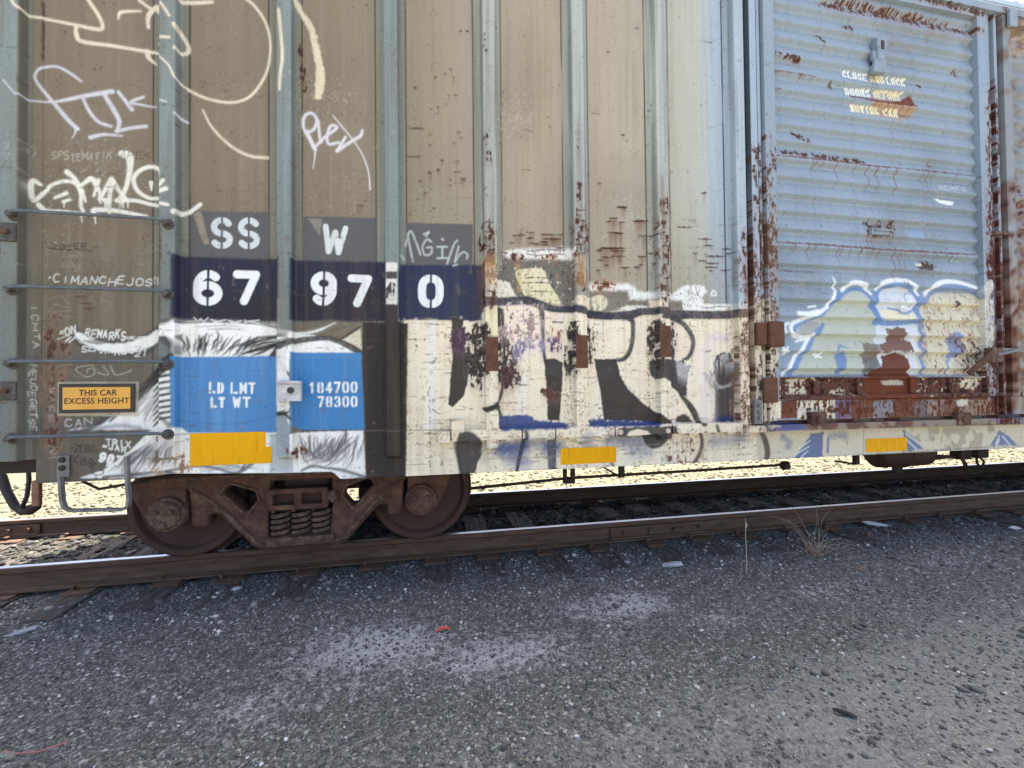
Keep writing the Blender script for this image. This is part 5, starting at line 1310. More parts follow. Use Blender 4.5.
def rail(name, s):
    # head, web and foot of a rail, head running face at z = 0
    pr = [(-.036, -.004), (-.030, 0), (-.022, .0006), (.026, .0006), (.030, 0), (.036, -.004), (.037, -.036), (.012, -.05), (.009, -.07), (.009, -.125), (.016, -.145), (.074, -.158), (.074, -.171),
          (-.074, -.171), (-.074, -.158), (-.016, -.145), (-.009, -.125), (-.009, -.07), (-.012, -.05), (-.037, -.036)]
    xs = list(np.linspace(-60, 80, 141)); V = []; F = []
    N = len(pr)
    for x in xs:
        for a, z in pr: V.append((x, s*.754+a, z))
    for i in range(len(xs)-1):
        for j in range(N):
            a = i*N+j; b = i*N+(j+1) % N
            F.append((a, b, b+N, a+N))
    o = add(name, V, F, RAILM, origin=(0, s*.754, 0))
    o.data.materials.append(RAILTOP)
    for p in o.data.polygons:
        if abs(p.normal.z) > .5 and p.center.z > .0004: p.material_index = 1
    return o
near_rail = tag(rail('rail', -1), 'near rusty steel rail with a bolted joint, in front of the wheels', 'rail', 'pair of rails')
far_rail = tag(rail('rail', 1), 'far steel rail behind the wheels with a bright polished top', 'rail', 'pair of rails')
def joint(rl, s, x0, x1):
    j = MB()
    for q in (-1, 1):
        yc = s*.754+q*.018
        j.box(x0, x1, min(yc, yc+q*.02), max(yc, yc+q*.02), -.142, -.048, .004)
        j.box(x0, x1, min(yc, yc+q*.045), max(yc, yc+q*.045), -.152, -.135, .003)
    o = j.build('joint_bar', RAILM, rl)
    for k in range(4):
        x = x0+(x1-x0)*(k+.5)/4
        MB().lathe([(-.032, .017), (-.014, .019), (0, .019)], (x, s*.754-.04 if s < 0 else s*.754-.04, -.095), 6).build('bolt', RAILM, o)
xa = U(612, 540, -.82)[0]; xb = U(712, 535, -.82)[0]
joint(near_rail, -1, xa, xb)
joint(far_rail, 1, U(-40, 530, .72)[0], U(40, 528, .72)[0])

# ================================================================== the boxcar
XE, XR = -2.62, 13.62
CX = (XE+XR)/2
car = empty('boxcar', (CX, 0, 0))
tag(car, 'weathered graffiti covered boxcar with outside posts and corrugated sliding doors', 'boxcar')
YS = -1.45
ZT = 4.94
# side sheet between the posts, to the door opening
zs = zsteps(1.0, ZT)
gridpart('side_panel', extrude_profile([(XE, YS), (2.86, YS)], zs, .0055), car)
# outside posts
def post_profile(c):
    return [(c-FL, YS), (c-FL, YS-.004), (c-.062, YS-.004), (c-.052, YS-.010), (c-.046, YS-.066), (c-.042, YS-.070), (c+.042, YS-.070), (c+.046, YS-.066), (c+.052, YS-.010), (c+.062, YS-.004), (c+FRR, YS-.004), (c+FRR, YS)]
feet = [.86, .836, .81, .845, .872, .872, .872]
def add_foot(P):
    """close the lower end of a post with a sloping toe"""
    toe = P[:1].copy(); toe[:, :, 2] -= .02; toe[:, :, 1] = np.maximum(toe[:, :, 1], YS-.012)
    return np.concatenate([toe, P], 0)
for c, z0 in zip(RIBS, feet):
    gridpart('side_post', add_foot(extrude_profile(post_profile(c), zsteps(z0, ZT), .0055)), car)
corner = [(XE, YS), (XE, YS-.066), (XE+.01, YS-.07), (-2.392, YS-.07), (-2.388, YS-.064), (-2.384, YS-.008), (-2.372, YS-.004), (-2.31, YS-.004), (-2.31, YS)]
tag(gridpart('corner_post', extrude_profile(corner, zsteps(.87, ZT), .0055), car))
# the half of the car beyond the doors
gridpart('side_panel', extrude_profile([(8.14, YS), (XR, YS)], np.linspace(1.0, ZT, 60), .05), car)
for c in RIBS: gridpart('side_post', extrude_profile(post_profile(2*CX-c), np.linspace(.84, ZT, 40), .03), car)
# side sill plate with the notch over the wheels
bx = [-2.33, -2.29, -1.82, -1.70, -1.60, -.95, -.62, -.60, -.555, -.50, 6.2, 11.4, 11.6, 13.3]
bz = [.735, .73, .73, .742, .754, .727, .720, .712, .668, .665, .655, .655, .72, .72]
xs = np.concatenate([lin_steps(-2.33, 6.2, .006), np.linspace(6.25, 13.3, 120)])
zb = np.interp(xs, bx, bz)
k = 62
P = np.zeros((k+3, len(xs), 3)); P[:, :, 0] = xs
for j in range(k):
    P[j+3, :, 1] = YS-.006; P[j+3, :, 2] = zb+(1.003-zb)*j/(k-1)
P[3, :, 1] = YS-.010; P[2, :, 1] = YS-.016; P[2, :, 2] = zb; P[1, :, 1] = YS-.016; P[1, :, 2] = zb-.006; P[0, :, 1] = YS+.06; P[0, :, 2] = zb-.006
gridpart('side_sill', P, car)
# body shell: far side, ends, floor, roof
MB().box(XE, XR, 1.42, 1.45, .70, ZT).build('far_side', FARM, car)
MB().box(XE, XE+.03, -1.445, 1.42, .90, ZT).build('end_wall', FARM, car)
MB().box(XR-.03, XR, -1.445, 1.42, .90, ZT).build('end_wall', FARM, car)
MB().box(XE+.03, XR-.03, -1.43, 1.42, 1.02, 1.10).build('floor', BODYM, car)
rf = MB()
rf.raw([(XE, -1.47, 5.045), (XE, -1.47, 5.09), (XE, 0, 5.2), (XE, 1.47, 5.09), (XE, 1.47, 5.045), (XR, -1.47, 5.045), (XR, -1.47, 5.09), (XR, 0, 5.2), (XR, 1.47, 5.09), (XR, 1.47, 5.045)],
       [(0, 1, 6, 5), (1, 2, 7, 6), (2, 3, 8, 7), (3, 4, 9, 8), (4, 0, 5, 9), (0, 4, 3, 2, 1), (5, 6, 7, 8, 9)])
roof = rf.build('roof', ROOFM, car)
for x in np.arange(XE+.4, XR, .9): MB().raw([(x-.03, -1.46, 5.095), (x+.03, -1.46, 5.095), (x+.03, 0, 5.206), (x-.03, 0, 5.206), (x-.03, -1.46, 5.12), (x+.03, -1.46, 5.12), (x+.03, 0, 5.23), (x-.03, 0, 5.23)],
        [(4, 5, 6, 7), (0, 4, 7, 3), (1, 2, 6, 5), (0, 1, 5, 4)]).build('roof_rib', ROOFM, roof)
pbox('side_plate', XE, XR, YS-.012, 1.44, ZT, 5.043, car, .04, ROOFM)
MB().box(XE+.2, XR-.2, -.30, .30, .70, 1.02, .01).build('center_sill', BODYM, car)
for x in (.9, 3.1, 5.5, 7.9, 10.1): MB().box(x-.09, x+.09, -1.40, 1.40, .76, 1.015, .01).build('cross_bearer', BODYM, car)
MB().box(-1.15, -.65, -1.40, 1.40, .74, 1.018, .01).build('bolster', BODYM, car)
MB().box(11.65, 12.15, -1.40, 1.40, .74, 1.018, .01).build('bolster', BODYM, car)
MB().box(-2.62, -2.30, -1.40, 1.40, .78, .93, .01).build('end_sill', BODYM, car)
MB().box(-2.335, -2.285, -1.455, -1.35, .735, .86, .005).build('end_bracket', WHEELM, car)
cp = MB().box(-3.15, -2.5, -.09, .09, .78, .95, .02).box(-3.42, -3.12, -.16, .10, .74, .99, .04).build('coupler', DARKST, car)

# ------------------------------------------------------------------ doors
DX0, DX1 = 2.965, 5.225
def make_door(x0, x1, full):
    d = empty('sliding_door', ((x0+x1)/2, -1.5, 1.0), car)
    pit = .1505; ph = 4.15-.012
    zz = np.arange(1.352, 4.80, .0055 if full else .02)
    f = ((ph-zz)/pit) % 1.0           # 0 at the foot of each outward step, running downwards
    # broad face, short return under it, narrow valley, sloping lead back out
    dep = np.interp(f, [0, .20, .30, .40, 1.0], [0, .036, .038, .030, 0])
    xs = lin_steps(x0, x1, .0065 if full else .05)
    P = np.zeros((len(zz), len(xs), 3)); P[:, :, 0] = xs[None]; P[:, :, 2] = zz[:, None]; P[:, :, 1] = (-1.505+dep)[:, None]
    s = gridpart('corrugated_sheet', P, d)
    R = .0075 if full else .05
    pbox('door_stile', x0-.105, x0-.003, -1.535, -1.46, 1.16, 4.86, d, R)
    pbox('door_stile', x1+.003, x1+.118, -1.535, -1.46, 1.16, 4.86, d, R)
    pbox('top_rail', x0, x1, -1.53, -1.46, 4.795, 4.862, d, R)
    # kick plate: a recessed channel between two lips
    xs = lin_steps(x0, x1, R)
    prof = [(1.352, -1.478), (1.352, -1.53), (1.338, -1.53), (1.334, -1.50), (1.20, -1.50), (1.19, -1.545), (1.158, -1.545), (1.158, -1.47)][::-1]
    pts = []
    for (za, ya), (zb_, yb) in zip(prof[:-1], prof[1:]):
        for t in np.linspace(0, 1, max(2, int(abs(zb_-za)/.007)+2))[:-1]: pts.append((za+(zb_-za)*t, ya+(yb-ya)*t))
    pts.append(prof[-1]); pts = np.array(pts)
    P = np.zeros((len(pts), len(xs), 3)); P[:, :, 0] = xs; P[:, :, 1] = pts[:, 1][:, None]; P[:, :, 2] = pts[:, 0][:, None]
    gridpart('kick_plate', P, d)
    for t in (.16, .36, .62, .82): pbox('gusset', x0+(x1-x0)*t-.03, x0+(x1-x0)*t+.03, -1.528, -1.499, 1.205, 1.335, d, R)
    pbox('bottom_rail', x0-.105, x1+.118, -1.522, -1.46, .985, 1.154, d, R)
    return d
door = make_door(DX0, DX1, True)
tag(door, 'corrugated blue door with a stencilled notice and a brown rust patch at its foot')
door2 = make_door(5.655, 8.02, False)
# hardware on the near door
def lug(name, cx, cz, w_, h_, d_, y, par, mat=None, bev=.008): return MB().box(cx-w_/2, cx+w_/2, y-d_, y, cz-h_/2, cz+h_/2, bev).build(name, mat or BLUEST, par)
hx, hz = U(880, 45, -1.53)
latch = empty('top_latch', (hx, -1.50, hz), door)
LBM = rough_mat('door_blue_coat', [(.3, (.17, .215, .25)), (.6, (.23, .28, .325)), (.8, (.28, .32, .36))], 14, .55, .3, .002)
MB().lathe([(-.055, .052), (-.05, .06), (0, .062)], (hx, -1.50, hz), 20).box(hx-.045, hx+.03, -1.55, -1.50, hz-.15, hz, .01).box(hx-.085, hx-.03, -1.535, -1.50, hz-.2, hz-.06, .01).build('latch_head', LBM, latch)
MB().box(hx-.018, hx+.012, -1.562, -1.552, hz-.055, hz+.02, .004).build('keeper', SIGNBLK, latch)
MB().box(hx-.085, hx+.05, -1.545, -1.50, hz-.26, hz-.14, .01).build('latch_foot', LBM, latch)
hx, hz = U(880, 231, -1.52)
hd = MB().box(hx-.10, hx+.09, -1.53, -1.495, hz-.035, hz+.02, .006).tube([(hx-.08, -1.545, hz), (hx+.10, -1.545, hz+.002)], .009).build('handle', LBM, door)
for px in (818, 963):
    rx, rz = U(px, 419, -1.56)
    h = pbox('roller_housing', rx-.075, rx+.075, -1.575, -1.525, rz-.055, rz+.06, door, .01, TRUCK)
    MB().lathe([(-.015, .03), (-.008, .035), (0, .035)], (rx, -1.575, rz), 14).build('roller_pin', TRUCK, h)
# posts and lock bars between and beside the doors
pbox('door_jamb', 2.735, 2.80, -1.515, -1.451, .98, ZT, car, .0075)
pbox('door_jamb', 2.815, 2.845, -1.505, -1.451, .98, ZT, car, .0075)
MB().box(2.70, 5.6, -1.449, -1.44, 1.02, ZT).build('door_opening', BODYM, car)
for x0, x1, y0 in ((5.40, 5.428, -1.50), (5.455, 5.49, -1.52)):
    pbox('lock_rod', x0, x1, y0, -1.46, .98, 4.86, car, .009)
kp = empty('lock_bar', (5.47, -1.53, 1.55), car)
lx, lz = U(1000, 350, -1.56)
MB().box(lx-.16, lx-.02, -1.60, -1.53, lz-.12, lz+.02, .01).build('lock_casting', DUSTY, kp)
MB().box(lx-.02, lx+.34, -1.575, -1.555, lz-.02, lz+.018, .005).tube([(lx-.1, -1.60, lz-.05), (lx+.2, -1.59, lz)], .014).build('hasp', GREYST, kp)
MB().raw([(lx-.40, -1.560, lz-.21), (lx-.36, -1.560, lz-.235), (lx-.10, -1.60, lz-.05), (lx-.16, -1.60, lz-.01), (lx-.40, -1.545, lz-.21), (lx-.36, -1.545, lz-.235), (lx-.10, -1.585, lz-.05), (lx-.16, -1.585, lz-.01)],
         [(0, 1, 2, 3), (4, 7, 6, 5), (0, 4, 5, 1), (1, 5, 6, 2), (2, 6, 7, 3), (3, 7, 4, 0)]).build('operating_lever', TRUCK, kp)
lx, lz = U(1003, 233, -1.55)
MB().box(lx-.12, lx+.08, -1.56, -1.52, lz-.018, lz+.014, .005).build('rod_guide', DUSTY, car)
bx_, bz_ = U(757.5, 333, -1.56); bx2, _ = U(783, 333, -1.56)
pl = MB().box(bx_+.10, bx2, -1.585, -1.537, bz_-.115, bz_+.10, .018).build('rust_stop', rough_mat('solid_rust', [(.3, (.065, .027, .014)), (.6, (.115, .047, .022)), (.8, (.155, .07, .036))], 20, .9, .6, .004), car)
RUSTM = pl.data.materials[0]
MB().box(bx_, bx_+.098, -1.56, -1.516, bz_-.10, bz_+.09, .012).build('rust_stop', RUSTM, car)
bx_, bz_ = U(768, 392, -1.54)
MB().box(bx_-.05, bx_+.085, -1.558, -1.5365, bz_-.09, bz_+.12, .01).build('rust_stop', RUSTM, car)
bx_, bz_ = U(758, 412, -1.54)
gb = MB().box(bx_-.035, bx_+.035, -1.55, -1.516, bz_-.10, bz_+.10, .008).build('keeper_bracket', GREYST, car)
for dz in (-.05, .0, .055): MB().lathe([(-.02, .014), (0, .017)], (bx_, -1.55, bz_+dz), 8).build('bolt', GREYST, gb)
# brown patches on the post caps
for (x0, x1, y0, y1), c in (((482.6, 492, 337, 371), RIBS[3]), ((573, 587, 335, 368), RIBS[4]), ((656.5, 670, 325.5, 357), RIBS[5])):
    a, z1 = U(x0, y0, -1.524); b2, z0 = U(x1, y1, -1.524)
    MB().box(c-.047, c+.047, -1.5265, -1.5215, z0, z1, .002).build('rust_plate', RUSTM, car)
# tracks the doors run on
def track(x0, x1, z, h, y, res=.009): return pbox('door_track', x0, x1, y, -1.457, z-h/2, z+h/2, car, res)
cuts = [(452, 521.5), (523, 555), (556.5, 614.5), (616, 671.5), (673, 743)]
for i, (p0, p1) in enumerate(cuts):
    x0, za = U(p0, 436-(p0-452)*.031, -1.53); x1, zb_ = U(p1, 436-(p1-452)*.031, -1.53)
    tr = track(x0, x1, (za+zb_)/2, .075, -1.531)
    for q in ((.9,) if i < 2 else (.08, .93)):
        xb_ = x0+(x1-x0)*q
        MB().lathe([(-.014, .016), (-.006, .021), (0, .021)], (xb_, -1.531, (za+zb_)/2-.012), 10).build('bolt', CREAMM, tr)
    for q in (.3, .85):
        xb_ = x0+(x1-x0)*q
        pbox('hanger', xb_-.035, xb_+.035, -1.515, -1.457, (za+zb_)/2-.054, (za+zb_)/2-.038, tr, .01)
x0, z1 = U(438.5, 432, -1.53); x1, z0 = U(450, 442.5, -1.53); pbox('track_end', x0, x1, -1.53, -1.457, z0, z1, car, .009)
x0, z1 = U(451.5, 421, -1.54); x1, z0 = U(464, 437, -1.54); pbox('track_end', x0, x1, -1.545, -1.457, z0, z1, car, .009)
x0, z0 = U(746, 428.5, -1.55); tr = pbox('door_track', x0, 8.6, -1.56, -1.457, .898, .952, car, .012)
pbox('upper_track', 2.6, 8.6, -1.545, -1.40, 4.872, 4.935, car, .01)
for px in (1012,):
    x0, z0 = U(px, 18, -1.56); MB().box(x0-.05, x0+.05, -1.575, -1.547, z0-.09, z0+.09, .008).build('track_hanger', LBM, car)
# ------------------------------------------------------------------ ladder, sign, reflectors, step, lug
rung_px = [((7, 211), (164, 219)), ((5.5, 286), (164, 291)), ((5.5, 362), (164, 361)), ((5.5, 438), (164, 432.5))]
for a, b2 in rung_px:
    xa, za = U(*a, -1.57); xb, zb_ = U(*b2, -1.57)
    zr = (za+zb_)/2; yb = YS-.07
    g = MB().tube([(xa, yb, zr-.012), (xa, yb-.035, zr-.006), (xa+.03, yb-.055, zr), (xa+.08, yb-.06, zr), (xb-.08, yb-.06, zr), (xb-.03, yb-.055, zr), (xb, yb-.035, zr-.006), (xb, yb, zr-.012)], .0105, 10).build('grab_iron', BLUEST, car, True)
    for x in (xa, xb):
        MB().lathe([(-.010, .028), (-.004, .034), (0, .034)], (x, yb-.001, zr-.012), 20).lathe([(-.05, .010), (-.046, .019), (-.03, .021), (-.010, .021)], (x, yb-.001, zr-.012), 6).build('rung_bolt', BOLTM, g)
for p in ((7, 232), (7, 391)):
    x, z = U(*p, -1.53); lb = MB().box(x-.05, x+.045, -1.532, -1.5195, z-.055, z+.055, .01).build('ladder_lug', BOLTM, car)
    MB().lathe([(-.022, .016), (0, .018)], (x, -1.532, z), 6).build('bolt', TRUCK, lb)
xa, za = U(59.6, 384, -1.46); xb, zb_ = U(135, 412, -1.46)
sg = MB().box(xa, xb, -1.466, -1.457, zb_, za, .002).build('warning_sign', SIGNBLK, car)
MB().box(xa+.022, xb-.022, -1.469, -1.4655, zb_+.022, za-.022).build('sign_face', AMBER, sg)
def lettering(body, x0, x1, z, size, y, mat, parent, name='lettering'):
    cu = bpy.data.curves.new('t', 'FONT'); cu.body = body; cu.size = size; cu.offset = size*.012; cu.space_character = 1.05; cu.resolution_u = 3
    tmp = bpy.data.objects.new('t', cu); COL.objects.link(tmp)
    dg = bpy.context.evaluated_depsgraph_get(); dg.update()
    me = tmp.evaluated_get(dg).to_mesh()
    V = np.array([v.co[:] for v in me.vertices]); F = [tuple(p.vertices) for p in me.polygons]
    tmp.evaluated_get(dg).to_mesh_clear(); COL.objects.unlink(tmp); bpy.data.objects.remove(tmp); bpy.data.curves.remove(cu)
    mn, mx_ = V[:, 0].min(), V[:, 0].max(); s = (x1-x0)/(mx_-mn)
    W = np.stack([x0+(V[:, 0]-mn)*s, np.full(len(V), y), z+V[:, 1]], -1)
    return add(name, W, F, mat, parent)
k = (xb-xa)/75.4
lettering('THIS CAR', xa+20*k, xa+58*k, za-13.2*k-.002, 9.6*k, -1.4705, SIGNBLK, sg)
lettering('EXCESS HEIGHT', xa+6*k, xa+70.5*k, za-22.6*k-.002, 9.4*k, -1.4705, SIGNBLK, sg)
def plate(x0, y0, x1, y1, Y=-1.460):
    xa, za = U(x0, y0, Y); xb, zb_ = U(x1, y1, Y); return xa, xb, zb_, za
xa, xb, z0, z1 = plate(189.6, 433.6, 265.5, 463.2); MB().box(xa, xb, -1.4585, -1.4565, z0, z1).box(xb-.001, xb+.04, -1.4582, -1.4565, z0, z0+.11).box(xa, xb, -1.4592, -1.4584, z0, (z0+z1)/2-.001).build('reflector', YELLOW, car)
xa, xb, z0, z1 = plate(560.7, 448.5, 616.3, 462.2); MB().box(xa, xb, -1.4590, -1.4565, z0, z1).build('reflector', YELLOW, car)
xa, xb, z0, z1 = plate(866, 439, 907.5, 450.5); MB().box(xa, xb, -1.4590, -1.4565, z0, z1).build('reflector', YELLOW, car)
sx, sz = U(63, 477, -1.475); ex, ez = U(119, 470, -1.475)
xs0, zs0 = U(62, 463, -1.475); lo0 = U(67, 510, -1.475); lo1 = U(130, 508.5, -1.475); hi1 = U(128.6, 456, -1.475)
st = empty('sill_step', (xs0, -1.47, zs0), car)
def strap(P, w_, t_):
    """flat bar bent along points of the x-z plane"""
    b_ = MB()
    P = [np.array(p, float) for p in P]
    up = []
    for i, p in enumerate(P):
        d = P[min(i+1, len(P)-1)]-P[max(i-1, 0)]; d = d/np.linalg.norm(d); nn = np.array([-d[1], d[0]])*t_/2
        up.append((p+nn, p-nn))
    V = []; F = []
    for a_, c_ in up:
        V += [(a_[0], -1.475-w_, a_[1]), (a_[0], -1.475, a_[1]), (c_[0], -1.475, c_[1]), (c_[0], -1.475-w_, c_[1])]
    for i in range(len(P)-1):
        for j in range(4): F.append((i*4+j, i*4+(j+1) % 4, i*4+4+(j+1) % 4, i*4+4+j))
    F.append((0, 1, 2, 3)); e = 4*(len(P)-1); F.append((e+3, e+2, e+1, e))
    return b_.raw(V, F)
fp = MB().box(xs0-.028, xs0+.036, -1.476, -1.462, zs0-.09, zs0+.045, .003).build('strap', GREYST, st)
strap([(xs0+.004, zs0-.085), (xs0+.008, zs0-.13), (lo0[0]-.012, lo0[1]+.06), (lo0[0]+.0, lo0[1]+.02), (lo0[0]+.03, lo0[1]), (lo1[0]-.03, lo1[1]), (lo1[0], lo1[1]+.02), (lo1[0]+.005, lo1[1]+.06), (hi1[0]+.006, zs0-.14), (hi1[0], hi1[1])], .034, .016).build('tread', GREYST, st)
for dz in (.02, -.03): MB().lathe([(-.018, .012), (-.014, .016), (0, .018)], (xs0+.004, -1.476, zs0+dz), 8).build('bolt', DARKST, fp)
# the lug with an eye on the third post
x0, x1, z0, z1 = plate(277.5, 381, 301, 401, -1.55)
lg = pbox('roping_lug', x0, x1, -1.565, -1.5205, z0, z1, car, .008, PALEC)
MB().lathe([(-.004, .021), (.004, .021)], (x1-.06, -1.567, (z0+z1)/2+.005), 16).build('eye', SIGNBLK, lg)
MB().tube([(x0, -1.566, z1-.01), (x1, -1.566, z1-.012)], .012).build('lug_ridge', PALEC, lg)
# ------------------------------------------------------------------ hoses, pipes and tanks below
def W3(x, y, Y): a = U(x, y, Y); return (a[0], Y, a[1])
MB().tube([W3(-6, 466, -.3), W3(2, 477, -.3), W3(7, 492, -.3), W3(15, 506, -.3), W3(22, 512, -.3), W3(30, 508, -.3)], [.03, .034, .033, .032, .03, .03], 10).build('air_hose', BLACKR, car, True)
MB().tube([W3(20, 511, -.3), W3(30, 510, -.32), W3(37, 506, -.34)], [.03, .042, .034], 10).build('hose_coupling', DARKST, car, True)
MB().tube([W3(28, 460, -.35), W3(29, 480, -.35), W3(27, 496, -.35), W3(22, 508, -.35)], .016, 8).build('air_hose', BLACKR, car, True)
MB().box(*[v for v in (W3(33, 490, -.5)[0], W3(41, 490, -.5)[0])], -.52, -.48, W3(36, 506, -.5)[2], W3(36, 480, -.5)[2], .01).build('angle_cock', rough_mat('rust_orange', [(.3, (.2, .07, .035)), (.7, (.34, .2, .12))], 9, .8, .3, .003), car)
MB().tube([W3(76, 474, -1.2), W3(84, 482, -1.2), W3(99, 489, -1.2), W3(128, 484, -1.2), W3(150, 480, -1.2)], .010, 8).build('brake_rod', DARKST, car, True)
pp = MB().tube([W3(470, 488.5, -.9), W3(570, 478, -.9), W3(680, 471.5, -.9), W3(788, 464.5, -.9)], .0135, 8).build('brake_pipe', DARKST, car, True)
e = W3(785.5, 465.5, -.9); MB().lathe([(-.05, .02), (-.03, .045), (.02, .045), (.04, .02)], e, 12, 'x').build('pipe_cap', DARKST, pp)
for x0, x1 in ((563.5, 566.5), (571, 574.5)):
    a = W3(x0, 482, -.92); b2 = W3(x1, 482, -.92); MB().box(a[0], b2[0], -.94, -.90, a[2], .9).build('pipe_hanger', DARKST, pp)
a = W3(564, 481, -.93); b2 = W3(574, 482, -.93); MB().box(a[0], b2[0], -.945, -.895, b2[2]-.01, a[2]+.02).build('pipe_clamp', DARKST, pp)
a = W3(619, 477.5, -.92); b2 = W3(624, 477.5, -.92); MB().box(a[0], b2[0], -.94, -.90, a[2], .9, .004).build('pipe_hanger', DARKST, pp)
MB().tube([W3(598, 464, -.9), W3(610, 471, -.9), W3(620, 477, -.9)], .009, 6).build('brake_rod', DARKST, car, True)
MB().tube([W3(835, 461, -.9), W3(855, 464, -.9)], .012, 6).box(W3(854, 462, -.9)[0], W3(858, 462, -.9)[0], -.92, -.88, W3(856, 464.5, -.9)[2], .8).build('brake_rod', DARKST, car)
ctr = W3(900, 459, -.5)
tk = MB().lathe([(-.40, .05), (-.38, .13), (-.33, .165), (-.02, .17), (-.015, .178), (.015, .178), (.02, .17), (.33, .165), (.38, .13), (.40, .05)], (ctr[0], -.5, ctr[2]+.08), 28, 'x').build('air_reservoir', WHEELM, car)
smooth_edges(tk, 40)
MB().box(ctr[0]-.09, ctr[0]+.0, -.53, -.47, ctr[2]-.16, ctr[2]+.0, .01).build('drain_cock', DARKST, tk)
MB().box(ctr[0]-.3, ctr[0]-.26, -.56, -.44, ctr[2]+.08, 1.02).box(ctr[0]+.26, ctr[0]+.3, -.56, -.44, ctr[2]+.08, 1.02).build('tank_bracket', DARKST, tk)
for P in ([(948, 456), (962, 458), (966, 464), (968, 471), (974, 474), (981, 470), (984, 462), (979, 456)], [(960, 456), (964, 463), (965, 470)], [(976, 455), (977, 463), (981, 468)]):
    MB().tube([W3(x, y, -.6) for x, y in P], .014, 6).build('brake_hose', DARKST, car, True)
MB().tube([W3(930, 459, -.6), W3(940, 457, -.6), W3(950, 457, -.6), W3(962, 456, -.6)], [.02, .03, .018, .02], 8).build('brake_pipe', DARKST, car, True)
MB().box(W3(955, 455, -.6)[0], W3(966, 455, -.6)[0], -.66, -.54, W3(960, 459, -.6)[2], .95, .01).box(W3(972, 455, -.6)[0], W3(983, 455, -.6)[0], -.66, -.54, W3(976, 457.5, -.6)[2], .95, .01).build('valve', DARKST, car)

